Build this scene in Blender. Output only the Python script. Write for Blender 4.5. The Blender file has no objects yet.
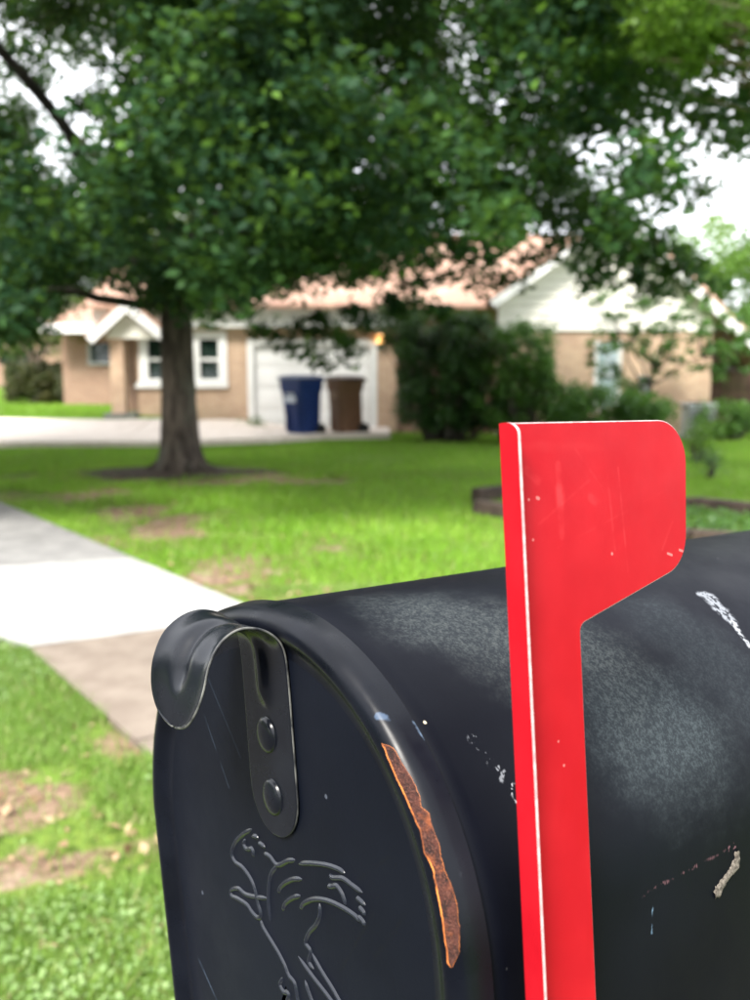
import bpy, math, random
import numpy as np
from mathutils import Vector, Matrix
from mathutils.geometry import tessellate_polygon
S = bpy.context.scene
C = S.collection
random.seed(5)
rng = np.random.default_rng(11)
PI = math.pi

# ------------------------------------------------------------------ camera
CAMZ, PITCH = 1.42, math.radians(7.77)
cd = bpy.data.cameras.new('camera'); cam = bpy.data.objects.new('camera', cd); C.objects.link(cam)
cam.location = (0, 0, CAMZ); cam.rotation_euler = (PI / 2 - PITCH, 0, 0)
cd.sensor_fit = 'VERTICAL'; cd.sensor_height = 36; cd.sensor_width = 27; cd.lens = 33.01
cd.clip_start = .01; cd.clip_end = 2000
cd.dof.use_dof = True; cd.dof.focus_distance = .31; cd.dof.aperture_fstop = 13.0
S.camera = cam
# ------------------------------------------------------------------ world + sun + exposure
SUN_EL, SUN_AZ = math.radians(50), math.radians(-150)      # azimuth from +Y towards +X
w = bpy.data.worlds.new('World'); S.world = w; w.use_nodes = True
nt = w.node_tree; nt.nodes.clear()
wo = nt.nodes.new('ShaderNodeOutputWorld'); bg = nt.nodes.new('ShaderNodeBackground')
sky = nt.nodes.new('ShaderNodeTexSky'); sky.sky_type = 'NISHITA'; sky.sun_disc = False
sky.sun_elevation = SUN_EL; sky.sun_rotation = SUN_AZ; sky.air_density = 1.0; sky.dust_density = 3.0
cl = nt.nodes.new('ShaderNodeTexNoise'); cl.inputs['Scale'].default_value = 2.2; cl.inputs['Detail'].default_value = 5
cr = nt.nodes.new('ShaderNodeValToRGB')
cr.color_ramp.elements[0].color = (8.0, 8.3, 8.9, 1); cr.color_ramp.elements[0].position = .3
cr.color_ramp.elements[1].color = (12.5, 12.6, 12.8, 1); cr.color_ramp.elements[1].position = .7
mx = nt.nodes.new('ShaderNodeMix'); mx.data_type = 'RGBA'; mx.inputs[0].default_value = .88
nt.links.new(cl.outputs['Fac'], cr.inputs[0]); nt.links.new(sky.outputs[0], mx.inputs[6])
nt.links.new(cr.outputs[0], mx.inputs[7]); nt.links.new(mx.outputs[2], bg.inputs[0])
bg.inputs[1].default_value = .1; nt.links.new(bg.outputs[0], wo.inputs[0])
sd = bpy.data.lights.new('sun', 'SUN'); sun = bpy.data.objects.new('sun', sd); C.objects.link(sun)
sd.energy = 3.0; sd.angle = math.radians(18); sd.color = (1, .96, .89)
sdir = Vector((math.sin(SUN_AZ) * math.cos(SUN_EL), math.cos(SUN_AZ) * math.cos(SUN_EL), math.sin(SUN_EL)))
sun.rotation_euler = sdir.to_track_quat('Z', 'Y').to_euler(); sun.location = (0, 0, 30)
S.view_settings.view_transform = 'Standard'; S.view_settings.look = 'None'
S.view_settings.exposure = 1.65; S.view_settings.gamma = 1

# ------------------------------------------------------------------ helpers
def at(px, py, Y):
    u, v = (px - 375) / 917, (500 - py) / 917
    t = Y / (math.cos(PITCH) + v * math.sin(PITCH))
    return Vector((u * t, Y, CAMZ + t * (v * math.cos(PITCH) - math.sin(PITCH))))
def sstep(t): t = np.clip(t, 0, 1); return t * t * (3 - 2 * t)
def height(x, y):
    return .55 * sstep((y - 19) / 5) * sstep((-x - 1.2) / 4.5) + .5 * sstep((y - 26) / 14)
RN = np.array((-.81, -.586))                     # across the street, away from the lawn
def road_drop(x, y):
    t = x * RN[0] + y * RN[1]; return -.22 * np.clip((t - .30) / .12, 0, 1) * np.clip((9.4 - t) / .2, 0, 1)
def gnd(px, py):
    for i in range(1, 4000):
        Y = i * .02
        p = at(px, py, Y)
        if p.z <= height(p.x, p.y): return p
def tag(o, label=None, cat=None, group=None, kind=None):
    for k, v in (('label', label), ('category', cat), ('group', group), ('kind', kind)):
        if v: o[k] = v
    return o
def empty(name, loc=(0, 0, 0), rz=0, **k):
    o = bpy.data.objects.new(name, None); C.objects.link(o); o.location = loc; o.rotation_euler = (0, 0, rz)
    o.empty_display_size = .1
    return tag(o, **k)
def link(name, me, parent=None, **k):
    o = bpy.data.objects.new(name, me); C.objects.link(o); o.parent = parent
    return tag(o, **k)
class MB:
    def __init__(s): s.v = []; s.f = []; s.m = []
    def add(s, vs, fs, mi=0):
        n = len(s.v); s.v += [tuple(p) for p in vs]; s.f += [tuple(i + n for i in f) for f in fs]; s.m += [mi] * len(fs); return s
    def box(s, a, b, mi=0):
        x0, y0, z0 = a; x1, y1, z1 = b
        return s.add([(x0,y0,z0),(x1,y0,z0),(x1,y1,z0),(x0,y1,z0),(x0,y0,z1),(x1,y0,z1),(x1,y1,z1),(x0,y1,z1)],
                     [(0,3,2,1),(4,5,6,7),(0,1,5,4),(1,2,6,5),(2,3,7,6),(3,0,4,7)], mi)
    def prism(s, poly, ax, a, b, mi=0, mside=None):
        """poly: 2-D points in the other two axes (in axis order), extruded along axis ax from a to b"""
        def P(p, t):
            q = list(p); q.insert(ax, t); return q
        n = len(poly); tri = tessellate_polygon([[Vector((p[0], p[1], 0)) for p in poly]])
        s.add([P(p, a) for p in poly] + [P(p, b) for p in poly],
              [tuple(t) for t in tri] + [tuple(i + n for i in t[::-1]) for t in tri], mi)
        m0 = len(s.v) - 2 * n
        for i in range(n):
            j = (i + 1) % n
            s.f.append((m0 + i, m0 + j, m0 + n + j, m0 + n + i)); s.m.append(mi if mside is None else mside)
        return s
    def tube(s, pts, rad, k=8, mi=0, cap=True):
        pts = [Vector(p) for p in pts]; n = len(pts)
        if not hasattr(rad, '__len__'): rad = [rad] * n
        base = len(s.v); ref = None
        for i, p in enumerate(pts):
            t = (pts[min(i + 1, n - 1)] - pts[max(i - 1, 0)]).normalized()
            if ref is None: ref = Vector((1, 0, 0)) if abs(t.x) < .8 else Vector((0, 1, 0))
            a = (ref - t * ref.dot(t)).normalized(); b = t.cross(a); ref = a
            for j in range(k):
                q = 2 * PI * j / k; s.v.append(tuple(p + (a * math.cos(q) + b * math.sin(q)) * rad[i]))
        for i in range(n - 1):
            for j in range(k):
                s.f.append((base + i*k + j, base + i*k + (j+1) % k, base + (i+1)*k + (j+1) % k, base + (i+1)*k + j)); s.m.append(mi)
        if cap:
            s.f.append(tuple(base + j for j in range(k))[::-1]); s.f.append(tuple(base + (n-1)*k + j for j in range(k))); s.m += [mi, mi]
        return s
    def grid(s, P, mi=0, closed_u=False):
        """P: rows of points"""
        n, m = len(P), len(P[0]); base = len(s.v)
        for row in P: s.v += [tuple(p) for p in row]
        for i in range(n - 1):
            for j in range(m if closed_u else m - 1):
                k = (j + 1) % m
                s.f.append((base + i*m + j, base + i*m + k, base + (i+1)*m + k, base + (i+1)*m + j)); s.m.append(mi)
        return s
    def mesh(s, name, mats, smooth=False):
        me = bpy.data.meshes.new(name); me.from_pydata(s.v, [], s.f)
        for m in (mats if isinstance(mats, (list, tuple)) else [mats]): me.materials.append(m)
        me.polygons.foreach_set('material_index', s.m)
        if smooth: me.polygons.foreach_set('use_smooth', [True] * len(s.f))
        me.update(); return me
    def build(s, name, mats, parent=None, smooth=False, bevel=0, solid=0, **k):
        o = link(name, s.mesh(name, mats, smooth), parent, **k)
        if solid:
            m = o.modifiers.new('s', 'SOLIDIFY'); m.thickness = solid; m.offset = 0
        if bevel:
            m = o.modifiers.new('b', 'BEVEL'); m.width = bevel; m.segments = 2; m.limit_method = 'ANGLE'; m.angle_limit = .6
        return o
def np_mesh(name, V, F, mats, attr=None, midx=None):
    """V (n,3), F (m,k) same-size polygons, attr per-face float called tint"""
    me = bpy.data.meshes.new(name); m, k = F.shape
    me.vertices.add(len(V)); me.vertices.foreach_set('co', V.astype(np.float32).ravel())
    me.loops.add(m * k); me.loops.foreach_set('vertex_index', F.astype(np.int32).ravel())
    me.polygons.add(m); me.polygons.foreach_set('loop_start', np.arange(0, m * k, k, dtype=np.int32))
    me.polygons.foreach_set('loop_total', np.full(m, k, dtype=np.int32))
    for mm in mats: me.materials.append(mm)
    if attr is not None:
        a = me.attributes.new('tint', 'FLOAT', 'FACE'); a.data.foreach_set('value', attr.astype(np.float32))
    me.update(calc_edges=True); me.validate(); return me

# ------------------------------------------------------------------ material mini-language
class NT:
    def __init__(s, name, rough=.6, spec=.5, col=(.5, .5, .5)):
        s.m = bpy.data.materials.new(name); s.m.use_nodes = True; s.t = s.m.node_tree; s.b = s.t.nodes['Principled BSDF']
        s.b.inputs['Roughness'].default_value = rough; s.b.inputs['Specular IOR Level'].default_value = spec
        s.b.inputs['Base Color'].default_value = (*col, 1); s.co = None
    def n(s, ty, **k):
        d = s.t.nodes.new(ty)
        for a, b in k.items(): setattr(d, a, b)
        return d
    def set(s, sock, v):
        if isinstance(v, bpy.types.NodeSocket): s.t.links.new(v, sock)
        elif isinstance(v, (tuple, list)) and sock.type == 'RGBA': sock.default_value = (*v[:3], 1)
        else: sock.default_value = v
    def obj(s):
        if s.co is None: s.co = s.n('ShaderNodeTexCoord').outputs['Object']
        return s.co
    def math(s, op, a, b=0., c=0., clamp=False):
        d = s.n('ShaderNodeMath', operation=op, use_clamp=clamp); s.set(d.inputs[0], a); s.set(d.inputs[1], b); s.set(d.inputs[2], c); return d.outputs[0]
    def vm(s, op, a, b=(0, 0, 0), out=0, scale=None):
        d = s.n('ShaderNodeVectorMath', operation=op); s.set(d.inputs[0], a); s.set(d.inputs[1], b)
        if scale is not None: s.set(d.inputs['Scale'], scale)
        return d.outputs[out]
    def noise(s, scale, detail=3, rough=.5, vec=None, stretch=None):
        v = vec or s.obj()
        if stretch: v = s.vm('MULTIPLY', v, stretch)
        d = s.n('ShaderNodeTexNoise'); s.set(d.inputs['Vector'], v); d.inputs['Scale'].default_value = scale
        d.inputs['Detail'].default_value = detail; d.inputs['Roughness'].default_value = rough; return d.outputs['Fac']
    def ramp(s, f, *st):
        d = s.n('ShaderNodeValToRGB'); e = d.color_ramp.elements
        while len(e) < len(st): e.new(.5)
        for x, (p, c) in zip(e, st):
            x.position = p; x.color = (c, c, c, 1) if not isinstance(c, tuple) else (*c, 1)
        s.set(d.inputs[0], f); return d.outputs[0]
    def mr(s, f, a, b, c=0., d_=1., smooth=True):
        d = s.n('ShaderNodeMapRange', interpolation_type='SMOOTHSTEP' if smooth else 'LINEAR')
        for i, v in enumerate((f, a, b, c, d_)): s.set(d.inputs[i], v)
        return d.outputs[0]
    def mix(s, f, a, b):
        d = s.n('ShaderNodeMix', data_type='RGBA'); s.set(d.inputs[0], f); s.set(d.inputs[6], a); s.set(d.inputs[7], b); return d.outputs[2]
    def seg(s, A, B, vec=None):
        """distance from object point to segment AB"""
        A = Vector(A); B = Vector(B); ab = B - A; L2 = ab.length_squared
        pa = s.vm('SUBTRACT', vec or s.obj(), tuple(A))
        if L2 < 1e-12: return s.vm('LENGTH', pa, out=1)
        h = s.math('DIVIDE', s.vm('DOT_PRODUCT', pa, tuple(ab), out=1), L2, clamp=True)
        q = s.vm('SCALE', tuple(ab), scale=h)
        return s.vm('LENGTH', s.vm('SUBTRACT', pa, q), out=1)
    def bump(s, h, strength=.3, dist=.01):
        d = s.n('ShaderNodeBump'); d.inputs['Strength'].default_value = strength; d.inputs['Distance'].default_value = dist
        s.set(d.inputs['Height'], h); s.t.links.new(d.outputs[0], s.b.inputs['Normal'])
    def out(s, name, v): s.set(s.b.inputs[name], v)

def mottled(name, a, b, scale=6, rough=.7, bump=.2, dist=.01, spec=.4, detail=5):
    q = NT(name, rough, spec); f = q.noise(scale, detail, .6)
    q.out('Base Color', q.mix(q.mr(f, .3, .7), a, b)); q.bump(q.noise(scale * 6, 4, .6), bump, dist); return q.m
def leafmat(name, cols, trans=.25, rough=.45, spec=.4):
    q = NT(name, rough, spec); a = q.n('ShaderNodeAttribute', attribute_name='tint', attribute_type='GEOMETRY')
    n_ = len(cols); c = q.ramp(a.outputs['Fac'], *[(i / (n_ - 1), x) for i, x in enumerate(cols)])
    q.out('Base Color', c)
    tr = q.n('ShaderNodeBsdfTranslucent'); ms = q.n('ShaderNodeMixShader'); ms.inputs[0].default_value = trans
    q.set(tr.inputs[0], q.mix(.5, c, (.16, .30, .03)))
    o = q.t.nodes['Material Output']; q.t.links.new(q.b.outputs[0], ms.inputs[1]); q.t.links.new(tr.outputs[0], ms.inputs[2]); q.t.links.new(ms.outputs[0], o.inputs[0])
    return q.m
M = {}
M['oak'] = leafmat('oak_leaf', [(.005, .020, .009), (.011, .038, .016), (.030, .078, .026), (.10, .20, .03)], .3, .6, .16)
M['bright'] = leafmat('bright_leaf', [(.05, .12, .02), (.10, .20, .025), (.17, .28, .03)], .4)
M['shrub_dark'] = leafmat('shrub_dark_leaf', [(.012, .036, .012), (.026, .072, .018), (.06, .14, .028)], .2)
M['shrub_light'] = leafmat('shrub_light_leaf', [(.03, .08, .016), (.06, .15, .022), (.11, .23, .035)], .28)
M['bright_shrub'] = leafmat('fresh_shrub_leaf', [(.03, .09, .02), (.06, .15, .025), (.11, .23, .04)], .3)
M['hedge'] = leafmat('hedge_leaf', [(.03, .045, .018), (.06, .07, .025), (.13, .11, .04)], .15)
M['olive'] = leafmat('olive_leaf', [(.05, .09, .015), (.10, .16, .02), (.20, .22, .03)], .3)
M['grass'] = leafmat('grass_blade', [(.32, .26, .14), (.15, .21, .045), (.13, .24, .035), (.19, .32, .05), (.30, .40, .11)], .35, .5)
M['lawn'] = leafmat('lifted_lawn_blade', [(.28, .24, .10), (.17, .29, .03), (.16, .33, .022), (.23, .44, .03), (.34, .52, .07)], .42, .5)  # colour lifted to offset the oak's shade over the far lawn
M['clover'] = leafmat('clover_leaf', [(.11, .19, .06), (.18, .29, .09), (.30, .40, .17)], .3, .5)
M['dry'] = leafmat('dry_leaf', [(.16, .09, .05), (.28, .18, .10), (.42, .31, .19)], .1, .7)
def barkmat():
    q = NT('bark', .9, .2)
    n1 = q.noise(9, 6, .7, stretch=(1, 1, .22)); n2 = q.noise(2, 3)
    c = q.mix(q.mr(n1, .35, .65), (.028, .022, .018), (.105, .085, .07)); c = q.mix(q.mr(n2, .5, .75), c, (.10, .10, .08))
    q.out('Base Color', c); q.bump(n1, .9, .05); return q.m
M['bark'] = barkmat()
M['limb'] = mottled('limb_bark', (.016, .013, .011), (.05, .042, .035), 7, .95, .5)
M['bark_light'] = mottled('light_bark', (.16, .11, .085), (.28, .21, .17), 5)
def groundmat():
    q = NT('lawn_ground', .95, .2); at_ = q.n('ShaderNodeAttribute', attribute_name='soil')
    n1 = q.noise(3, 6, .65); n2 = q.noise(25, 5, .7); n3 = q.noise(.8, 3)
    g = q.mix(q.mr(n2, .35, .65), (.06, .10, .015), (.14, .20, .03)); g = q.mix(q.mr(n3, .4, .7), g, (.13, .22, .03))
    d = q.mix(q.mr(n2, .3, .7), (.10, .06, .038), (.28, .19, .13)); d = q.mix(q.mr(n1, .5, .8), d, (.38, .30, .22))
    f = q.mr(q.math('ADD', at_.outputs['Fac'], q.math('MULTIPLY', q.math('SUBTRACT', n1, .5), 1.2)), .38, .6)
    q.out('Base Color', q.mix(f, g, d)); q.bump(n2, .8, .03); return q.m
M['ground'] = groundmat()
def concrete(name, a, b, stain, sfac=.5, rough=.85):
    q = NT(name, rough, .3); n1 = q.noise(1.3, 6, .65); n2 = q.noise(60, 4, .7); n3 = q.noise(5, 5, .6)
    c = q.mix(q.mr(n3, .3, .7), a, b); c = q.mix(q.math('MULTIPLY', q.mr(n1, .48, .66), sfac), c, stain)
    c = q.mix(q.math('MULTIPLY', q.mr(n2, .55, .75), .35), c, (.12, .10, .09))
    q.out('Base Color', c); q.bump(n2, .35, .004); return q.m
M['slab_white'] = concrete('pale_concrete', (.30, .297, .287), (.38, .376, .365), (.20, .192, .18), .6)
M['slab_grey'] = concrete('grey_concrete_and_tree_shade', (.17, .167, .163), (.235, .23, .222), (.125, .12, .113), .5)  # plain grey concrete; on the sidewalk its tone paints in the oak's shade
M['slab_brown'] = concrete('weathered_brown_concrete', (.145, .115, .092), (.205, .17, .138), (.095, .074, .058), .6)
M['drive'] = concrete('driveway_concrete', (.60, .52, .45), (.70, .62, .55), (.50, .43, .37), .4)
def brickmat(name, a, b, mortar):
    q = NT(name, .85, .3); sx = q.n('ShaderNodeSeparateXYZ'); q.set(sx.inputs[0], q.obj())
    cx_ = q.n('ShaderNodeCombineXYZ'); q.set(cx_.inputs[0], q.math('ADD', sx.outputs[0], sx.outputs[1])); q.set(cx_.inputs[1], sx.outputs[2])
    br = q.n('ShaderNodeTexBrick'); q.set(br.inputs['Vector'], cx_.outputs[0])
    br.inputs['Scale'].default_value = 1; br.inputs['Brick Width'].default_value = .21; br.inputs['Row Height'].default_value = .078
    br.inputs['Mortar Size'].default_value = .007; br.inputs['Color1'].default_value = (*a, 1); br.inputs['Color2'].default_value = (*b, 1)
    br.inputs['Mortar'].default_value = (*mortar, 1)
    q.out('Base Color', q.mix(q.math('MULTIPLY', q.mr(q.noise(1.1, 4), .4, .7), .35), br.outputs['Color'], (.25, .14, .10)))
    q.bump(br.outputs['Fac'], -.4, .01); return q.m
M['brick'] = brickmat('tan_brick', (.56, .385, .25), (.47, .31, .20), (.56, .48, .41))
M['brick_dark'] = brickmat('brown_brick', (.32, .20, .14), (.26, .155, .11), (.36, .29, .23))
def shingles():
    q = NT('roof_shingle', .9, .2); sx = q.n('ShaderNodeSeparateXYZ'); q.set(sx.inputs[0], q.obj())
    cx_ = q.n('ShaderNodeCombineXYZ'); q.set(cx_.inputs[0], sx.outputs[0]); q.set(cx_.inputs[1], q.math('MULTIPLY', sx.outputs[1], 1.0))
    br = q.n('ShaderNodeTexBrick'); q.set(br.inputs['Vector'], cx_.outputs[0]); br.inputs['Brick Width'].default_value = .3; br.inputs['Row Height'].default_value = .14
    br.inputs['Scale'].default_value = 1; br.inputs['Mortar Size'].default_value = .01
    br.inputs['Color1'].default_value = (.44, .28, .205, 1); br.inputs['Color2'].default_value = (.35, .21, .155, 1); br.inputs['Mortar'].default_value = (.16, .09, .07, 1)
    q.out('Base Color', q.mix(q.mr(q.noise(.9, 5), .45, .75), br.outputs['Color'], (.44, .30, .23))); q.bump(br.outputs['Fac'], -.5, .01); return q.m
M['roof'] = shingles()
M['white'] = mottled('white_paint', (.74, .74, .72), (.82, .82, .80), 2, .6, .05, .002)
M['cream'] = mottled('cream_siding_paint', (.70, .68, .60), (.78, .76, .68), 2, .6, .05, .002)
M['soffit'] = mottled('olive_soffit_paint', (.34, .33, .20), (.40, .38, .25), 2, .7, .05, .002)
M['door_white'] = mottled('garage_door_paint', (.78, .78, .77), (.84, .84, .83), 1.5, .5, .03, .002)
M['wood_door'] = mottled('reddish_door_paint', (.36, .15, .08), (.42, .20, .11), 3, .5)
M['fence'] = mottled('dark_fence_board', (.05, .028, .020), (.11, .06, .045), 4, .9, .4)
M['timber'] = mottled('old_timber', (.022, .016, .012), (.065, .045, .034), 5, .95, .5, .02)
M['mulch'] = mottled('dark_mulch', (.03, .02, .014), (.10, .065, .045), 14, .95, .9, .04)
M['blue'] = mottled('blue_plastic', (.003, .018, .10), (.005, .027, .13), 3, .5, .05, .002, .3)
M['blue_dark'] = mottled('blue_lid_plastic', (.015, .03, .08), (.03, .05, .11), 3, .5, .05, .002, .5)
M['brown'] = mottled('brown_plastic', (.13, .06, .03), (.17, .085, .045), 3, .5, .05, .002, .5)
M['brown_dark'] = mottled('brown_lid_plastic', (.05, .03, .02), (.08, .045, .03), 3, .5, .05, .002, .5)
M['rubber'] = mottled('wheel_rubber', (.012, .012, .013), (.025, .025, .026), 6, .8)
M['decal'] = mottled('pale_print', (.45, .50, .60), (.55, .58, .66), 9, .5)
M['grey_metal'] = mottled('grey_metal', (.30, .32, .33), (.42, .44, .45), 4, .5)
q = NT('window_glass', .04, .8, (.015, .03, .022)); q.out('Base Color', q.mix(q.mr(q.noise(3, 2), .3, .7), (.008, .02, .016), (.02, .035, .028))); M['glass'] = q.m
q = NT('frosted_glass', .3, .5, (.45, .56, .60)); q.out('Base Color', q.mix(q.mr(q.noise(4, 3), .3, .7), (.42, .55, .58), (.58, .66, .70))); M['glass_pale'] = q.m
q = NT('lantern_glow', .5, .5, (.9, .5, .2)); q.out('Emission Color', q.mix(q.noise(20, 1), (1, .40, .10), (1, .5, .14))); q.out('Emission Strength', 1.2); M['glow'] = q.m

# ------------------------------------------------------------------ ground sheet
soil_blobs = [(-1.05, 6.7, .5, 1.3, .75), (-1.9, 8.4, .5, 1.3, .75), (-2.5, 9.4, .5, .9, .8), (-3.4, 10.9, .6, .9, .8), (-3.0, 12.9, 2.6, .9, .75), (-1.6, 12.2, 1.7, .7, .8), (-4.5, 10.5, 1.5, 1.2, .5), (-.3, 5.2, .6, .7, .7),
              (-.95, 3.4, .35, .25, .6), (-1.35, 2.9, .40, .28, .9), (-1.0, 2.5, .3, .15, .5), (-.55, 2.1, .3, .15, .55), (-1.25, 4.0, .25, .3, .5), (-.7, 2.8, .3, .3, .35), (-2.3, 7.6, .8, .8, .55), (-.4, 7.4, .5, .8, .5)]
def vnoise(x, y, sc, seed):
    r = np.random.default_rng(seed).random((256, 256)); x = x * sc + 1000; y = y * sc + 1000
    xi, yi = np.floor(x).astype(int), np.floor(y).astype(int); fx, fy = sstep(x - xi), sstep(y - yi)
    g = lambda a, b: r[a % 256, b % 256]
    return (g(xi, yi) * (1 - fx) + g(xi + 1, yi) * fx) * (1 - fy) + (g(xi, yi + 1) * (1 - fx) + g(xi + 1, yi + 1) * fx) * fy
def soil(x, y):
    s = np.zeros_like(x)
    for a, b, rx, ry, k in soil_blobs:
        s = np.maximum(s, k * np.exp(-(((x - a) / rx) ** 2 + ((y - b) / ry) ** 2)))
    return s + np.where(y < 5.2, .45 * np.clip(vnoise(x, y, 4.5, 91) - .45, 0, 1), 0)
xs = np.unique(np.concatenate([np.linspace(-400, -30, 12), np.linspace(-30, -8, 45), np.linspace(-8, 8, 107), np.linspace(8, 30, 45), np.linspace(30, 400, 12)]))
ys = np.unique(np.concatenate([np.linspace(-200, -2, 14), np.linspace(-2, 26, 187), np.linspace(26, 60, 60), np.linspace(60, 800, 16)]))
X, Y = np.meshgrid(xs, ys); Z = height(X, Y) + np.where((Y < 26) & (Y > .5), .012 * np.sin(X * 1.7 + 2) * np.sin(Y * 1.3), 0) + road_drop(X, Y)
V = np.stack([X.ravel(), Y.ravel(), Z.ravel()], 1); nx, ny = len(xs), len(ys)
I, J = np.meshgrid(np.arange(nx - 1), np.arange(ny - 1)); a = (J * nx + I).ravel()
me = np_mesh('ground', V, np.stack([a, a + 1, a + nx + 1, a + nx], 1), [M['ground']])
at_ = me.attributes.new('soil', 'FLOAT', 'POINT'); at_.data.foreach_set('value', soil(V[:, 0], V[:, 1]).astype(np.float32))
me.polygons.foreach_set('use_smooth', [True] * len(me.polygons))
link('ground', me, kind='structure')

def slab(pts, mat, parent, name='slab', top=.035, bot=-.12):
    mb = MB().prism([(p[0], p[1]) for p in pts], 2, bot, top)
    return mb.build(name, mat, parent, bevel=.008)
# sidewalk slabs, laid out from the corners seen in the photo
wlk = empty('sidewalk', (0, 0, 0), kind='structure')
def g2(px, py): p = gnd(px, py); return np.array((p.x, p.y))
FA, FB = g2(0, 505), g2(228, 604)        # lawn side edge
NA, NB = g2(30, 653), g2(150, 760)       # kerb side edge
du = (FB - FA) / np.linalg.norm(FB - FA); dn = np.array((du[1], -du[0]))
if dn @ (NA - FA) < 0: dn = -dn
J1 = g2(228, 627)                        # brown/white joint on the far side
def along(P, t): return P + du * t
far = lambda t: along(FB, t)
nd = (NB - NA) / np.linalg.norm(NB - NA)
tb = (J1 - FB) @ du
# joint direction
jd = (J1 - NA) / np.linalg.norm(J1 - NA)
def hit(P, d, Q, e):
    t = np.linalg.solve(np.array([d, -e]).T, Q - P); return P + d * t[0]
PF = hit(NA, jd, FB, du)                 # joint meets the lawn edge
gap = .006
white_near = g2(0, 643); wd = (white_near - NA) / np.linalg.norm(white_near - NA)
m1 = g2(0, 572); m2 = g2(132, 562)       # joint between slab toned as tree shade and bright slab
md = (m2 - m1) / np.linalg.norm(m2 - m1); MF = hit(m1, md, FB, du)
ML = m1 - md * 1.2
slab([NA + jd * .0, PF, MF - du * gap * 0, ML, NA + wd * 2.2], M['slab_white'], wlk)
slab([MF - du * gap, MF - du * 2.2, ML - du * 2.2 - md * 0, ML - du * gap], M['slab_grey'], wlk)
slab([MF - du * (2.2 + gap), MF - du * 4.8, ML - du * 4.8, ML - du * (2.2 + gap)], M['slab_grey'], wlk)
q0, q1 = NA + du * gap, PF + du * gap
for i in range(4):
    a0, a1 = i * 1.5 + gap, (i + 1) * 1.5
    slab([NA + nd * a0, PF + du * a0, PF + du * a1, NA + nd * a1], M['slab_brown'], wlk)
WALKPOLY = [NA + nd * 6, PF + du * 6, MF - du * 4.8, ML - du * 4.8, NA + wd * 2.2, NA]
# driveway draped on the rise
drv = empty('driveway', (0, 0, 0), kind='structure')
near = [(-30, 17.0), (-9, 17.35), (-4, 17.7), (-2.2, 18.6), (-1.2, 19.7), (.35, 19.95)]
farl = [(-30, 21.6), (-9, 21.5), (-6.2, 21.3), (-4.2, 21.6), (-3.25, 22.45), (.35, 22.45)]
def lerp_poly(pl, xx): return np.interp(xx, [p[0] for p in pl], [p[1] for p in pl])
cuts = [-30, -22, -16, -11.5, -8.2, -5.2, -2.4, .35]
for c0, c1 in zip(cuts[:-1], cuts[1:]):
    rows = []
    for xx in np.linspace(c0 + .012, c1 - .012, 12):
        y0, y1 = lerp_poly(near, xx), lerp_poly(farl, xx)
        rows.append([(xx, yy, float(height(xx, yy)) + .035) for yy in np.linspace(y0, y1, 14)])
    mb = MB().grid(rows); o = mb.build('slab', M['drive'], drv)
    md_ = o.modifiers.new('s', 'SOLIDIFY'); md_.thickness = .12; md_.offset = -1

# street the mailbox door faces, unseen behind the camera, added for its reflection
RT = np.array((RN[1], -RN[0]))
def rp(t, u, z): p_ = RN * t + RT * u; return (p_[0], p_[1], z)
MB().grid([[rp(t, u, -.115 + .05 * (1 - ((t - 4.85) / 4.4) ** 2)) for u in np.linspace(-90, 90, 61)] for t in np.linspace(.36, 9.3, 13)]).build('road', mottled('asphalt', (.035, .035, .037), (.065, .063, .062), 40, .9, .6, .006), None, smooth=True, kind='structure')
kb = empty('kerb', (0, 0, 0), kind='structure')
for t0 in (.26, 9.22):
    for i in range(-9, 10):
        u0, u1 = i * 3 + .006, (i + 1) * 3 - .006
        MB().add([rp(t0, u0, -.3), rp(t0, u1, -.3), rp(t0 + .18, u1, -.3), rp(t0 + .18, u0, -.3), rp(t0, u0, .02), rp(t0, u1, .02), rp(t0 + .18, u1, .02), rp(t0 + .18, u0, .02)],
                 [(0, 3, 2, 1), (4, 5, 6, 7), (0, 1, 5, 4), (1, 2, 6, 5), (2, 3, 7, 6), (3, 0, 4, 7)]).build('kerb_stone', M['slab_grey'], kb, bevel=.015)
# ------------------------------------------------------------------ grass
def inpoly(x, y, P):
    c = np.zeros(len(x), bool); n = len(P)
    for i in range(n):
        x0, y0 = P[i]; x1, y1 = P[(i + 1) % n]
        m_ = ((y0 > y) != (y1 > y)) & (x < (x1 - x0) * (y - y0) / ((y1 - y0) + 1e-12) + x0); c ^= m_
    return c
BED = [(1.3, 9.6), (9, 8.0), (9, 10.6), (2.0, 11.5)]
def lawn_pts(n, y0, y1, bias=1.0, margin=.7, slope=.46):
    y = y0 + (y1 - y0) * rng.random(n) ** bias; x = (rng.random(n) * 2 - 1) * (slope * y + margin)
    keep = ~inpoly(x, y, WALKPOLY); keep &= ~((y > lerp_poly(near, x)) & (y < lerp_poly(farl, x)) & (x < .35))
    keep &= ~((y > 22.3) & (x > -6.4) & (x < 8))
    keep &= ~((x ** 2 + (y - .55) ** 2) < .01)
    sm = soil(x, y) + (vnoise(x, y, 2.0, 3) - .5) * .9
    sm = sm + np.where(y < 5.2, .55 * (vnoise(x, y, 4.5, 91) - .42), 0)
    keep &= rng.random(n) > np.clip((sm - .25) * 2.6, 0, .93)
    return x[keep], y[keep]
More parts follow.
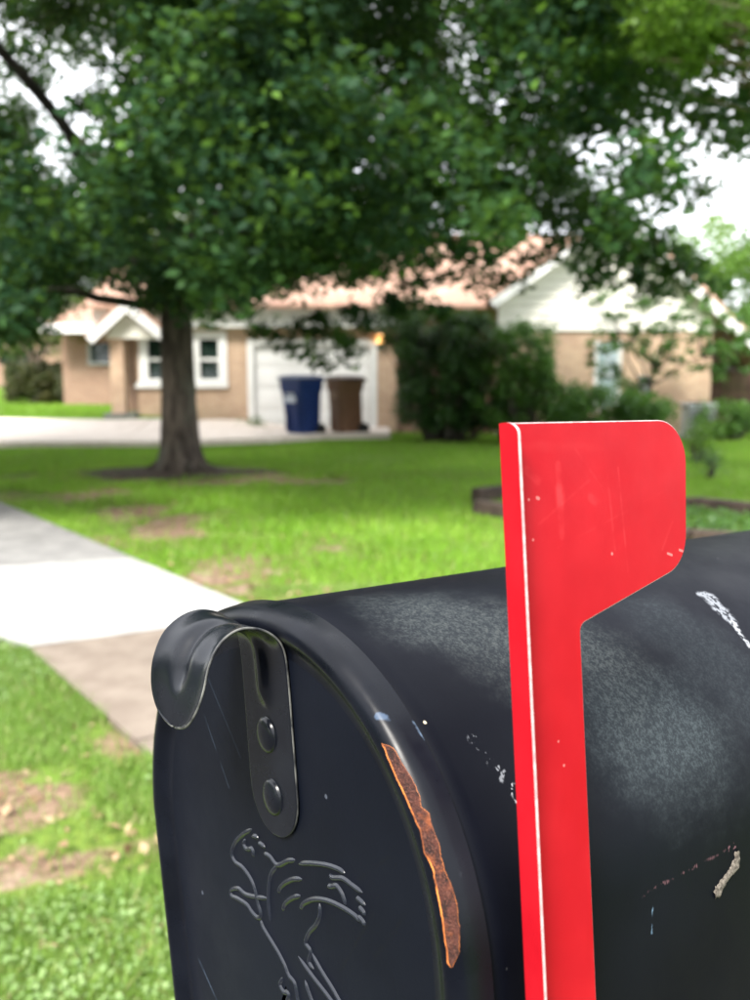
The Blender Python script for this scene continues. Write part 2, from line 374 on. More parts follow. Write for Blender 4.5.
def blades(name, n, y0, y1, L, W, bias, segs, label_kind='stuff', margin=.7):
    x, y = lawn_pts(n, y0, y1, bias, margin); n = len(x)
    z = height(x, y); an = rng.random(n) * 2 * PI; le = L * (.45 + .9 * rng.random(n)) * (.6 + .8 * vnoise(x, y, .8, 7)); wi = W * (.6 + .8 * rng.random(n))
    wx, wy = np.cos(an) * wi, np.sin(an) * wi; la = rng.random(n) * 2 * PI; lean = le * (.25 + .75 * rng.random(n))
    lx, ly = np.cos(la) * lean, np.sin(la) * lean; hz = np.sqrt(np.maximum(le ** 2 - lean ** 2 * .6, (le * .35) ** 2))
    b0 = np.stack([x - wx, y - wy, z - .003], 1); b1 = np.stack([x + wx, y + wy, z - .003], 1)
    mz = np.stack([x + lx * .35, y + ly * .35, z + hz * .62], 1); tp = np.stack([x + lx, y + ly, z + hz], 1)
    o_ = np.stack([wx * .75, wy * .75, 0 * wx], 1)
    tint = np.clip(.25 + .45 * vnoise(x, y, .7, 9) + .25 * vnoise(x, y, 4, 10) + .18 * rng.standard_normal(n) * .8, .03, 1)
    tint[rng.random(n) < .06] = .02
    if segs == 1:
        V = np.stack([b0, b1, tp], 1).reshape(-1, 3); F = np.arange(3 * n).reshape(n, 3); T = tint
    else:
        V = np.stack([b0, b1, mz + o_, mz - o_, tp], 1).reshape(-1, 3); k = np.arange(n)[:, None] * 5
        F = np.concatenate([k + [0, 1, 2], k + [0, 2, 3], k + [3, 2, 4]]); T = np.concatenate([tint] * 3)
    link(name, np_mesh(name, V, F, [M['grass'] if y0 < 5 else M['lawn']], T), kind='stuff', label=None)
    return
def leaf_quads(c, size, up=.4, ratio=.55, fold=.25):
    """leaf: two triangles folded along the midrib; returns V,F"""
    n = len(c); d = rng.standard_normal((n, 3)); d[:, 2] *= .6; d /= np.linalg.norm(d, axis=1)[:, None] + 1e-9
    nn = rng.standard_normal((n, 3)); nn[:, 2] += up * 2; b = np.cross(nn, d); b /= np.linalg.norm(b, axis=1)[:, None] + 1e-9
    nn = np.cross(d, b); s = size[:, None]
    p0 = c - d * s * .5; p2 = c + d * s * .5; p1 = c + b * s * ratio * .5 + nn * s * fold * .3; p3 = c - b * s * ratio * .5 + nn * s * fold * .3
    V = np.stack([p0, p1, p2, p3], 1).reshape(-1, 3); k = np.arange(n)[:, None] * 4
    return V, np.concatenate([k + [0, 1, 2], k + [0, 2, 3]])
def leaf_obj(name, c, size, tint, mat, parent=None, up=.4, ratio=.55, **k):
    V, F = leaf_quads(c, size, up, ratio); return link(name, np_mesh(name, V, F, [mat], np.concatenate([tint, tint])), parent, **k)
blades('grass', 260000, 1.2, 6.0, .052, .0022, .9, 3, margin=.35)
blades('grass', 420000, 6.0, 26, .075, .006, .85, 1, margin=1.5)
blades('grass', 90000, 21, 34, .11, .013, 1.0, 1, margin=2)
x, y = lawn_pts(45000, 1.3, 5.5, .9, .3); k_ = vnoise(x, y, 1.6, 21) > .36; x, y = x[k_], y[k_]
c = np.stack([x, y, height(x, y) + .008 + .035 * rng.random(len(x))], 1)
leaf_obj('clover', c, .012 + .012 * rng.random(len(x)), np.clip(rng.random(len(x)) * .6 + .4 * vnoise(x, y, 2, 5), 0, 1), M['clover'], up=1.6, ratio=.85, kind='stuff')
n = 2600; y = 1.4 + 5 * rng.random(n); x = (rng.random(n) * 2 - 1) * (.46 * y + .3); k_ = ~inpoly(x, y, WALKPOLY) & ((soil(x, y) + .5 * vnoise(x, y, 2, 3)) > .38); x, y = x[k_], y[k_]
c = np.stack([x, y, height(x, y) + .01 + .015 * rng.random(len(x))], 1)
leaf_obj('dry_leaf_litter', c, .02 + .04 * rng.random(len(x)), rng.random(len(x)), M['dry'], up=1.5, ratio=.6, kind='stuff')
# a few strewn leaves under the oak
n = 1600; y = 5.5 + 9 * rng.random(n); x = -5 + 6 * rng.random(n); k_ = ~inpoly(x, y, WALKPOLY) & ((soil(x, y)) > .2 * rng.random(n) + .12); x, y = x[k_], y[k_]
leaf_obj('dry_leaf_litter', np.stack([x, y, height(x, y) + .02 * rng.random(len(x)) + .02], 1), .03 + .035 * rng.random(len(x)), rng.random(len(x)) * .5, M['dry'], up=1.5, ratio=.6, kind='stuff')

# ------------------------------------------------------------------ trees and shrubs
def clump_leaves(centres, rad, per, flat=.7):
    n = len(centres); idx = np.repeat(np.arange(n), per); m = len(idx)
    d = rng.standard_normal((m, 3)); d /= np.linalg.norm(d, axis=1)[:, None]; rr = rng.random(m) ** (1 / 2.0)
    p = centres[idx] + d * (rr * rad[idx])[:, None] * np.array([1, 1, flat]); return p, idx
def wander(a, b, n, amp):
    a, b = Vector(a), Vector(b); L = (b - a).length; out = []; off = Vector()
    for i in range(n + 1):
        t = i / n; off += Vector((random.gauss(0, 1), random.gauss(0, 1), random.gauss(0, .6))) * amp * L / n
        out.append(a.lerp(b, t) + off * min(1, t * 3) * (1 if i < n else 1))
    return out
def trunk_mesh(x, y, z0, r, h, lean=(0, 0), flare=.6, n=26, k=22):
    P = []
    for i in range(n):
        t = i / (n - 1); zz = z0 - .1 + (h + .1) * t; rr = r * (1 - .28 * t) * (1 + flare * math.exp(-(zz - z0) * 4.2))
        row = []
        for j in range(k):
            a = 2 * PI * j / k
            q = rr * (1 + .05 * math.sin(3 * a + t * 2) + (.10 * math.exp(-(zz - z0) * 3)) * math.sin(5 * a + 1) + random.uniform(-.03, .03))
            row.append((x + lean[0] * t + q * math.cos(a), y + lean[1] * t + q * math.sin(a), zz))
        P.append(row)
    return MB().grid(P, closed_u=True)
def tree(name, base, r, h, spread, clumps, rad, per, size, mat, bark, label, cat='tree', group=None, nlimb=7, tsel=None, flat=.7, flare=.6, lean=(0, 0)):
    x, y, z0 = base; t = empty(name, base, label=label, cat=cat, group=group); inv = Matrix.Translation((-x, -y, -z0))
    def loc(o): o.matrix_parent_inverse = inv; return o
    loc(trunk_mesh(x, y, z0, r, h, lean, flare).build('trunk', bark, t, smooth=True))
    cc = clumps.copy(); top = Vector((x + lean[0], y + lean[1], z0 + h - .1 * h))
    # limbs reach for spread-out clumps
    if len(cc):
        order = [int(rng.integers(len(cc)))]
        dmin = np.linalg.norm(cc - cc[order[0]], axis=1)
        while len(order) < min(nlimb, len(cc)):
            i = int(np.argmax(dmin)); order.append(i); dmin = np.minimum(dmin, np.linalg.norm(cc - cc[i], axis=1))
        tips = cc[order]; own = np.argmin(np.linalg.norm(cc[:, None] - tips[None], axis=2), axis=1)
        for li, tp in enumerate(tips):
            s0 = top + Vector((0, 0, random.uniform(-.25, .1) * h)); mb = MB()
            tp = tuple(s0.lerp(Vector(tp), .62)); path = wander(s0, tp, 9, .22); r0 = r * random.uniform(.24, .36)
            mb.tube(path, [r0 * (1 - .85 * i / 9) + .01 for i in range(10)], 7)
            mem = np.where(own == li)[0]
            for mi in mem[:60]:
                b = Vector(cc[mi]); j = min(range(2, 10), key=lambda q_: (path[q_] - b).length); s_ = path[max(1, j - 1)]
                L = (b - s_).length
                if L > 1.9: continue
                rr = max(.008, min(r0 * .4, L * .012))
                mb.tube(wander(s_, b, 4, .2), [rr, rr * .8, rr * .6, rr * .4, rr * .2], 4, cap=False)
            loc(mb.build('limb', M['limb'] if bark == M['bark'] else bark, t, smooth=True))
    p, idx = clump_leaves(cc, rad, per, flat)
    ct = rng.random(len(cc)); ti = np.clip(.0 + .62 * ct[idx] + .25 * rng.random(len(p)), 0, .85)
    if tsel is not None: ti = tsel(p, ti)
    loc(leaf_obj('foliage', p, size * (.65 + .7 * rng.random(len(p))), ti, mat, t))
    return t
# main oak: crown lower edge follows the photo
kx = [-80, 0, 60, 110, 170, 235, 262, 300, 352, 385, 410, 500, 560, 600, 640, 700, 750, 900]
ky = [335, 338, 320, 255, 305, 315, 290, 285, 285, 275, 258, 250, 246, 246, 238, 222, 200, 160]
TB = gnd(180, 473)
N_ = 7800; Yc = 7.0 + 12.5 * rng.random(N_); Xc = -9.5 + 19 * rng.random(N_); Zc = 1.5 + 8.7 * rng.random(N_)
px = 375 + 917 * Xc / Yc; k_ = (((Xc - TB.x) / 10.0) ** 2 + ((Yc - TB.y) / 7.2) ** 2 + ((np.maximum(Zc - 3.2, 0)) / 6.8) ** 2) < 1
pyc = 375 - (Zc - CAMZ) / Yc * 917
edge = np.interp(px, kx, ky) + 30 * (vnoise(Xc + 60, Yc * 0.7, 1.1, 77) - .5) + 34 * (vnoise(Xc + 30, Yc, 3.0, 78) - .5)
k_ &= (pyc + 16 * 10 / Yc) < edge
# airy side of the crown
airy = (px > 430) & (pyc > 90) & (pyc < 260); k_ &= ~(airy & (rng.random(N_) < .46))
k_ &= ~((px > 560) & (pyc > 150) & (pyc < 215) & (rng.random(N_) < .6))
k_ &= ~((pyc > 210) & (Yc > 15.5) & (px > 380))
k_ &= (vnoise(Xc + 40, Zc + 40, .95, 55) > .35) & (vnoise(Xc + 90, Zc + 90, 2.1, 56) > .26) | (Zc < 3.2)
cc = np.stack([Xc, Yc, Zc], 1)[k_][:2100]
# drooping sprays in front of the garage and over the right roof
dr = []
for (a, b) in [(258, 330), (275, 335), (292, 345), (300, 325), (318, 318), (335, 330), (352, 312), (310, 352), (322, 362), (345, 340), (318, 335), (366, 322), (350, 356),
               (620, 252), (650, 262), (665, 270), (575, 262), (590, 275), (430, 262), (455, 250), (490, 262), (640, 245), (680, 250), (470, 270), (610, 240), (540, 255), (560, 240), (525, 262), (500, 245), (600, 268), (612, 280), (625, 262), (640, 275), (655, 285), (668, 290), (640, 290), (585, 285), (500, 280), (480, 285), (520, 280), (450, 275), (430, 280), (410, 285), (390, 300), (402, 310), (420, 305), (440, 312), (605, 235), (618, 245), (632, 232), (645, 255), (660, 250), (672, 268), (685, 262), (655, 240), (690, 280), (628, 258), (598, 250), (700, 265), (712, 285)]:
    p = at(a, b, random.uniform(11.5, 13.5)); dr.append((p.x, p.y, p.z))
dr = np.array(dr); ncc = len(cc); cc = np.concatenate([cc, dr]); rad = np.concatenate([.34 + .34 * rng.random(ncc), .17 + .13 * rng.random(len(dr))])
per = np.concatenate([np.full(ncc, 185), np.full(len(dr), 75)])
def oak_t(p, ti):
    pxx = 375 + 917 * p[:, 0] / p[:, 1]; hi = rng.random(len(p)) < .03; ti[hi] = 1; return ti
tree('oak_tree', TB, .275, 3.5, 6, cc, rad, per, .115, M['oak'], M['bark'], 'large spreading oak with thick grey trunk on the lawn left of the garage', nlimb=9, tsel=oak_t)
print('oak clumps', len(cc))

def blob(cx_, cy_, cz_, rx, ry, rz, n, rmin, rmax):
    d = rng.standard_normal((n, 3)); d /= np.linalg.norm(d, axis=1)[:, None]; rr = (rng.random(n) ** .4)[:, None]
    return np.array((cx_, cy_, cz_)) + d * rr * np.array((rx, ry, rz)), rmin + (rmax - rmin) * rng.random(n)
# bright tree whose crown enters the top right corner
c, r_ = blob(2.9, 7.7, 4.55, 1.7, 1.2, .8, 170, .14, .30)
k_ = (375 + 917 * c[:, 0] / c[:, 1] > 545) & (375 - (c[:, 2] - CAMZ) / c[:, 1] * 917 < 90); k_ |= c[:, 0] > 3.4; c, r_ = c[k_], r_[k_]
k_ = 375 - (c[:, 2] - CAMZ) / c[:, 1] * 917 + r_ * 50 < 135; c, r_ = c[k_], r_[k_]
tree('young_tree', (6.6, 9.0, 0), .13, 3.8, 3, c, r_, np.full(len(c), 110), .075, M['bright'], M['bark_light'], 'bright yellow-green tree reaching into the top right corner', nlimb=5)
# slender tree before the right wing
base = gnd(648, 440); L = []
for (a, b) in [(600, 300), (625, 315), (650, 330), (612, 335), (672, 318), (700, 325), (640, 350), (668, 345), (690, 352), (722, 345), (735, 360), (748, 338), (655, 372), (618, 372), (740, 320), (590, 345), (632, 392), (760, 350), (720, 372), (705, 300), (770, 330), (645, 300)]:
    p = at(a, b, base.y + random.uniform(-.6, .6)); L.append((p.x, p.y, p.z))
c = np.array(L); c = np.concatenate([c] + [c + rng.normal(0, 1, c.shape) * (.26, .3, .2) for _ in range(5)])
tree('slender_tree', base, .05, 1.3, 2, c, .10 + .13 * rng.random(len(c)), np.full(len(c), 34), .11, M['bright_shrub'], M['bark'], 'slender loose-leaved tree in front of the brick wall beside the flag', nlimb=6, flare=.3)
# crape myrtle at the far left
base = gnd(38, 404); L = []
for (a, b) in [(5, 345), (25, 338), (45, 345), (65, 340), (85, 335), (15, 325), (40, 322), (70, 318), (95, 322), (-15, 350), (-20, 330), (55, 330), (100, 345), (30, 305), (60, 300), (85, 300), (5, 305), (18, 352), (72, 350)]:
    p = at(a, b, base.y + random.uniform(-1, 1)); L.append((p.x, p.y, p.z))
c = np.array(L); tree('small_ornamental_tree', base, .16, 1.5, 2, c, .4 + .3 * rng.random(len(c)), np.full(len(c), 260), .10, M['olive'], M['bark_light'], 'small pale-trunked tree before the hedge at the far left', nlimb=6, flare=.5)

def shrub(name, boxes, per, size, mat, label, cat='shrub', group=None, stem=True):
    cs = []; rs = []
    for (x0, x1, y0, y1, Yd, dep, n_) in boxes:
        for _ in range(n_):
            a, b = random.uniform(x0, x1), random.uniform(y0, y1); p = at(a, b, Yd + random.uniform(-dep, dep)); cs.append(tuple(p)); rs.append(random.uniform(.16, .30))
    cs = np.array(cs); rs = np.array(rs); bx, by = cs[:, 0].mean(), cs[:, 1].mean(); bz = float(height(bx, by)); k_ = cs[:, 2] - rs * .8 > height(cs[:, 0], cs[:, 1]); cs[~k_, 2] = (height(cs[:, 0], cs[:, 1]) + rs * .8)[~k_]
    t = empty(name, (bx, by, bz), label=label, cat=cat, group=group); inv = Matrix.Translation((-bx, -by, -bz))
    mb = MB()
    for i in range(0, len(cs), 2):
        b = Vector(cs[i]); s0 = Vector((bx + (b.x - bx) * .35, by + (b.y - by) * .35, bz)); mb.tube(wander(s0, b, 4, .08), [.025, .02, .015, .01, .006], 5)
    o = mb.build('stem', M['bark'], t, smooth=True); o.matrix_parent_inverse = inv
    p, idx = clump_leaves(cs, rs, np.full(len(cs), per), .95); ct = rng.random(len(cs))
    p[:, 2] = np.maximum(p[:, 2], height(p[:, 0], p[:, 1]) + .02)
    o = leaf_obj('foliage', p, size * (.6 + .8 * rng.random(len(p))), np.clip(.6 * ct[idx] + .4 * rng.random(len(p)), 0, 1), mat, t); o.matrix_parent_inverse = inv
    return t
shrub('tall_shrub', [(402, 478, 318, 425, 19.6, .8, 150), (440, 510, 318, 425, 19.2, .6, 85), (385, 420, 300, 345, 19.6, .5, 22)], 150, .075, M['shrub_dark'], 'tall dark green shrub right of the garage, taller than the flag top')
shrub('bushy_shrub', [(500, 550, 328, 425, 18.8, .6, 70), (515, 560, 355, 400, 18.8, .5, 22), (470, 510, 350, 420, 18.8, .4, 24)], 110, .08, M['shrub_light'], 'mid-green bushy shrub just behind the top left corner of the flag')
shrub('low_shrub', [(550, 610, 390, 425, 18.2, .5, 44)], 110, .085, M['shrub_light'], 'low shrub under the pale window of the brick wall', group='low shrubs along the brick wall')
shrub('low_shrub', [(612, 668, 398, 425, 18.4, .5, 40)], 110, .085, M['shrub_light'], 'low shrub between the pale window and the grey unit', group='low shrubs along the brick wall')
shrub('low_shrub', [(700, 760, 404, 436, 20.0, .5, 36)], 90, .08, M['shrub_light'], 'low shrub in front of the dark fence at the right edge', group='low shrubs along the brick wall')
shrub('leafy_plant', [(686, 706, 428, 452, 15.0, .2, 12)], 50, .06, M['bright'], 'small bright plant right beside the top of the flag')
shrub('leafy_plant', [(702, 722, 456, 468, 12.6, .15, 7)], 40, .05, M['shrub_dark'], 'small dark clump standing alone on the lawn right of the flag')
shrub('hedge', [(8, 110, 366, 398, 27.5, .6, 190)], 200, .085, M['hedge'], 'clipped brownish hedge left of the porch', cat='hedge')
shrub('ground_plant', [(238, 262, 424, 432, 21.6, .2, 6)], 40, .06, M['shrub_light'], 'tiny green plant at the foot of the brick wall by the garage')
# trees behind the houses
def bgtree(x, y, h, rx, rz, mat, label, n=60, per=260, size=.2):
    z0 = float(height(x, y)); c, r_ = blob(x, y, z0 + h - rz, rx, rx, rz, n, rx * .22, rx * .36)
    c[:, 2] = np.maximum(c[:, 2], z0 + 1.2)
    tree('background_tree', (x, y, z0), .22, h * .5, 3, c, r_, np.full(n, per), size, mat, M['bark'], label, group='trees behind the houses', nlimb=5)
bgtree(-17, 42, 9, 4.5, 4, M['bright'], 'yellow-green tree behind the hedge at the left edge')
bgtree(-10.5, 46, 9.5, 4, 4, M['olive'], 'olive tree behind the porch roof')
bgtree(-25, 48, 10, 5, 4.5, M['shrub_dark'], 'dark tree behind the far left house')
bgtree(13.2, 36, 7.0, 3.2, 3.2, M['bright'], 'bright green tree behind the right end of the roof')
bgtree(20, 38, 8, 4, 3.8, M['olive'], 'rounded tree beyond the right edge of the fence')
bgtree(-3, 52, 9, 5, 4, M['olive'], 'tree standing behind the main roof ridge')

# unseen tree line across the street, added as a dark reflection for the enamel
n = 260; u = -34 + 68 * rng.random(n); t = 15 + 5 * rng.random(n); zc = .8 + 6.2 * rng.random(n) ** .9 * (.65 + .5 * vnoise(u, t, .13, 61))
c = np.stack([RN[0] * t + RT[0] * u, RN[1] * t + RT[1] * u, zc], 1); p, idx = clump_leaves(c, 1.0 + .9 * rng.random(n), np.full(n, 90), .8); p[:, 2] = np.maximum(p[:, 2], .1)
leaf_obj('added_woods', p, .35 + .3 * rng.random(len(p)), rng.random(len(p)) * .7, M['oak'], kind='stuff')
# ------------------------------------------------------------------ house
H0 = 22.5
hs = empty('brick_house', (-1, H0, 0), label='long tan brick house with reddish roof, white garage door and white gable', cat='house')
HI = Matrix.Translation((1, -H0, 0))
def hp(mb, name, mat, parent=None, **k):
    o = mb.build(name, mat, parent or hs, **k)
    if parent is None: o.matrix_parent_inverse = HI
    return o
def wall_x(x0, x1, z0, z1, Y, holes, th=.2):
    """wall in the XZ plane with rectangular holes"""
    xs_ = sorted({x0, x1, *[h[0] for h in holes], *[h[1] for h in holes]}); zs_ = sorted({z0, z1, *[h[2] for h in holes], *[h[3] for h in holes]})
    mb = MB()
    for a, b in zip(xs_[:-1], xs_[1:]):
        for c_, d in zip(zs_[:-1], zs_[1:]):
            mx_, mz = (a + b) / 2, (c_ + d) / 2
            if any(h[0] < mx_ < h[1] and h[2] < mz < h[3] for h in holes): continue
            mb.box((a, Y, c_), (b, Y + th, d))
    return mb
gx0, gx1 = at(253, 400, H0).x, at(372, 400, H0).x
wins = [(at(198, 350, H0).x, at(220, 350, H0).x), (at(146, 350, H0).x, at(168, 350, H0).x)]
wz0, wz1 = at(200, 381, H0).z, at(200, 338, H0).z
EAVE = 2.52
hp(wall_x(at(138, 400, H0).x, .52, -.2, EAVE, H0, [(gx0, gx1, -.2, 2.16)] + [(a, b, wz0, wz1) for a, b in wins]), 'wall', M['brick'])
# garage opening: frame and sectional door
fr = MB().box((gx0 - .12, H0 - .03, 0), (gx0 + .03, H0 + .12, 2.28)).box((gx1 - .03, H0 - .03, 0), (gx1 + .12, H0 + .12, 2.28)).box((gx0 + .031, H0 - .028, 2.13), (gx1 - .031, H0 + .12, 2.278))
hp(fr, 'garage_frame', M['white'])
gd = empty('garage_door', (0, 0, 0)); gd.parent = hs; gd.matrix_parent_inverse = HI
for i in range(4):
    z0, z1 = .05 + i * .52 + .004, .05 + (i + 1) * .52 - .004; mb = MB().box((gx0 + .04, H0 + .08, z0), (gx1 - .04, H0 + .12, z1)); wpn = (gx1 - gx0 - .08) / 4
    for j in range(4):
        a = gx0 + .04 + j * wpn; mb.box((a + .09, H0 + .066, z0 + .09), (a + wpn - .09, H0 + .081, z1 - .09))
    mb.build('door_panel', M['door_white'], gd, bevel=.006)
# windows with trim, two sashes each
for a, b in wins:
    wn = empty('window', (0, 0, 0)); wn.parent = hs; wn.matrix_parent_inverse = HI
    t = .17
    f = MB().box((a - t, H0 - .045, wz0 - .0), (a + .04, H0 + .06, wz1 + .16)).box((b - .04, H0 - .045, wz0 - .0), (b + t, H0 + .06, wz1 + .16)).box((a + .041, H0 - .043, wz1 - .03), (b - .041, H0 + .06, wz1 + .158))
    f.prism([(a - t - .12, wz0 - .16), (b + t + .12 - .12, wz0 - .16), (b + t + .02, wz0 - .003), (a - t - .02, wz0 - .003)], 1, H0 - .07, H0 + .05)
    mz = (wz0 + wz1) / 2
    f.box((a + .041, H0 + .0, mz - .035), (b - .041, H0 + .07, mz + .035)).box((a + .041, H0 - .04, wz0), (b - .041, H0 + .06, wz0 + .05))
    f.build('frame', M['white'], wn, bevel=.006)
    MB().box((a, H0 + .05, mz), (b, H0 + .058, wz1)).build('pane', M['glass'], wn)
    MB().box((a, H0 + .065, wz0), (b, H0 + .073, mz)).build('pane', M['glass'], wn)
# white siding band and fascia above
hp(MB().box((-6.75, H0 - .24, EAVE), (.75, H0 + .2, EAVE + .025)), 'soffit', M['soffit'])
for i in range(3):
    hp(MB().prism([(H0 - .24 - .012, EAVE + .028 + i * .15), (H0 - .20, EAVE + .028 + i * .15), (H0 - .20, EAVE + .173 + i * .15), (H0 - .24, EAVE + .173 + i * .15)], 0, -6.74, .74), 'fascia_board', M['white'])
# main roof
def roof(x0, x1, y0, z0, yr, zr, th=.09):
    return MB().prism([(y0, z0), (yr, zr), (2 * yr - y0, z0), (2 * yr - y0, z0 - th), (yr, zr - th), (y0, z0 - th)], 0, x0, x1)
hp(roof(-6.9, 8.2, H0 - .5, EAVE + .54, 27.5, 5.4), 'roof', M['roof'])
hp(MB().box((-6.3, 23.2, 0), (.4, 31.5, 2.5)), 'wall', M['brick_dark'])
# chimney-free ridge cap
hp(MB().tube([(-6.9, 27.5, 5.42), (8.2, 27.5, 5.42)], .07, 6), 'ridge_cap', M['roof'])
# porch: column, recessed door, small gable with red roof
cx0, cx1 = at(115, 400, H0).x, at(128, 400, H0).x
hp(MB().box((cx0, H0 - .3, 0), (cx1, H0 + .05, 2.5)), 'column', M['brick'])
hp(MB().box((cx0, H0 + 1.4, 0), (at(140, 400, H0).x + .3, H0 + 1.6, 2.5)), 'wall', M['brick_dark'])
hp(MB().box((cx0 - .15, H0 - .5, .1), (at(140, 400, H0).x, H0 + 1.4, .50)), 'porch_floor', M['slab_grey'], bevel=.02)
ed = empty('entry_door', (0, 0, 0)); ed.parent = hs; ed.matrix_parent_inverse = HI
MB().box((cx1 + .02, H0 + 1.33, .5), (at(139, 400, H0).x + .28, H0 + 1.39, 2.4)).build('door_leaf', M['wood_door'], ed, bevel=.01)
MB().tube([(cx1 + .1, H0 + 1.28, 1.4), (cx1 + .1, H0 + 1.34, 1.4)], .03, 8).build('door_knob', M['grey_metal'], ed)
pk, pl, pr = at(126, 300, H0 - .6), at(86, 337, H0 - .6), at(170, 337, H0 - .6)
yy = H0 - .6
hp(MB().prism([(pl.x + .35, pl.z - .02), (pr.x, pl.z - .02), (pr.x - .1, pl.z + .1), (pk.x, pk.z - .15)], 1, yy + .25, yy + .33), 'gable_panel', M['cream'])
for s_, e in ((-1, pl), (1, pr)):
    mb = MB(); d = (e - pk).normalized(); nn = Vector((-d.z, 0, d.x)); nn = nn if nn.z < 0 else -nn
    P = [pk, e, e + nn * .2, pk + nn * .2]
    hp(mb.prism([(p.x, p.z) for p in P], 1, yy - .02 * (s_ + 1), yy + .06), 'rake_board', M['white'])
    P = [pk + nn * .02, e + nn * .02, e + nn * .06, pk + nn * .06]
    hp(MB().prism([(p.x, p.z) for p in P], 1, yy + .061, yy + .30), 'rake_soffit', M['soffit'])
    P = [pk - nn * .07, e - nn * .07, e + nn * .0, pk + nn * .0]
    hp(MB().prism([(p.x, p.z) for p in P], 1, yy + .0, yy + 5.2), 'roof', M['roof'])
# low wing to the left with a red roof slope facing us
a, b = at(60, 337, 27), at(116, 337, 27)
hp(MB().add([(a.x, 25.5, 2.75), (b.x + .6, 25.5, 2.75), (b.x + .6, 28.5, 4.1), (a.x + 1.2, 28.5, 4.1), (a.x, 25.5, 2.65), (b.x + .6, 25.5, 2.65), (b.x + .6, 28.5, 4.0), (a.x + 1.2, 28.5, 4.0)],
            [(0, 1, 2, 3), (7, 6, 5, 4), (0, 4, 5, 1), (1, 5, 6, 2), (2, 6, 7, 3), (3, 7, 4, 0)]), 'roof', M['roof'])
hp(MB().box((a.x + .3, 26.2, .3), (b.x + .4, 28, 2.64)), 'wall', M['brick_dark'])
hp(MB().box((a.x, 25.4, 2.55), (b.x + .6, 25.48, 2.8)), 'fascia_board', M['white'])
wn = empty('window', (0, 0, 0)); wn.parent = hs; wn.matrix_parent_inverse = HI
c0, c1 = at(91, 350, 26.2), at(111, 362, 26.2)
MB().box((c0.x, 26.15, c1.z), (c1.x, 26.19, 2.3)).build('pane', M['glass'], wn)
MB().box((c0.x - .08, 26.12, c1.z - .08), (c1.x + .08, 26.149, c1.z)).box((c0.x - .08, 26.12, c1.z), (c0.x, 26.149, 2.3)).box((c1.x, 26.12, c1.z), (c1.x + .08, 26.149, 2.3)).build('frame', M['grey_metal'], wn)
# wall lantern on the garage pier
ln = empty('wall_lantern', (0, 0, 0)); ln.parent = hs; ln.matrix_parent_inverse = HI
lp = at(380, 339, H0 - .1)
MB().box((lp.x - .07, H0 - .16, lp.z - .10), (lp.x + .07, H0 - .04, lp.z + .10)).build('lamp_glass', M['glow'], ln, bevel=.015)
MB().box((lp.x - .09, H0 - .18, lp.z + .10), (lp.x + .09, H0 - .001, lp.z + .135)).build('lamp_cap', M['grey_metal'], ln, bevel=.01)
MB().box((lp.x - .08, H0 - .17, lp.z - .13), (lp.x + .08, H0 - .001, lp.z - .10)).build('lamp_base', M['grey_metal'], ln, bevel=.01)
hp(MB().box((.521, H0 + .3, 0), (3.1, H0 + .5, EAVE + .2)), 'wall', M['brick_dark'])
# right wing
R0 = 21.6; rx0, rx1 = at(497, 400, R0).x, at(710, 400, R0).x; bz = at(500, 331, R0).z
dw0, dw1 = at(596, 370, R0).x, at(619, 370, R0).x; dz0, dz1 = at(600, 408, R0).z, at(600, 341, R0).z
hp(wall_x(rx0, rx1, -.2, bz, R0, [(dw0, dw1, dz0, dz1)]), 'wall', M['brick'])
hp(MB().box((rx0, R0 + .2, -.2), (rx0 + .2, H0 + 5, bz)), 'wall', M['brick'])
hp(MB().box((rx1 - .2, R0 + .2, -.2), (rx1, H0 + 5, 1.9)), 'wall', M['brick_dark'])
pkr = at(615, 214, R0); ler = at(488, 302, R0); rer = at(775, 366, R0)
def roofz(xx): return float(np.interp(xx, [ler.x, pkr.x, rer.x], [ler.z, pkr.z, rer.z]))
zz = bz + .003
while zz < pkr.z - .25:                                       # lap siding boards of the gable, one by one
    z1_ = min(zz + .19, pkr.z - .22); lo = .16
    def span(z_):
        xa = np.interp(z_ + lo, [ler.z, pkr.z], [ler.x, pkr.x]); xb = np.interp(z_ + lo, [rer.z, pkr.z], [rer.x, pkr.x]); return max(xa, rx0), min(xb, rx1)
    a0, b0 = span(zz); a1, b1 = span(z1_)
    if b1 - a1 > .05:
        mb = MB().add([(a0, R0 - .05, zz), (b0, R0 - .05, zz), (b1, R0 - .025, z1_), (a1, R0 - .025, z1_), (a0, R0 + .1, zz), (b0, R0 + .1, zz), (b1, R0 + .1, z1_), (a1, R0 + .1, z1_)],
                      [(0, 1, 2, 3), (7, 6, 5, 4), (0, 4, 5, 1), (1, 5, 6, 2), (2, 6, 7, 3), (3, 7, 4, 0)])
        hp(mb, 'siding_board', M['cream'])
    zz += .193
for e in (ler, rer):
    d = (e - pkr).normalized(); nn = Vector((-d.z, 0, d.x)); nn = nn if nn.z < 0 else -nn
    P = [pkr, e, e + nn * .19, pkr + nn * .19]
    hp(MB().prism([(p.x, p.z) for p in P], 1, R0 - .42 - (.004 if e is ler else 0), R0 - .36), 'rake_board', M['white'])
    P = [pkr + nn * .03, e + nn * .03, e + nn * .08, pkr + nn * .08]
    hp(MB().prism([(p.x, p.z) for p in P], 1, R0 - .36, R0 - .02), 'rake_soffit', M['cream'])
    P = [pkr - nn * .06, e - nn * .06, e + nn * .0, pkr + nn * .0]
    hp(MB().prism([(p.x, p.z) for p in P], 1, R0 - .4, R0 + 8), 'roof', M['roof'])
wn = empty('window', (0, 0, 0)); wn.parent = hs; wn.matrix_parent_inverse = HI
MB().box((dw0, R0 + .05, dz0), (dw1, R0 + .06, dz1)).build('pane', M['glass_pale'], wn)
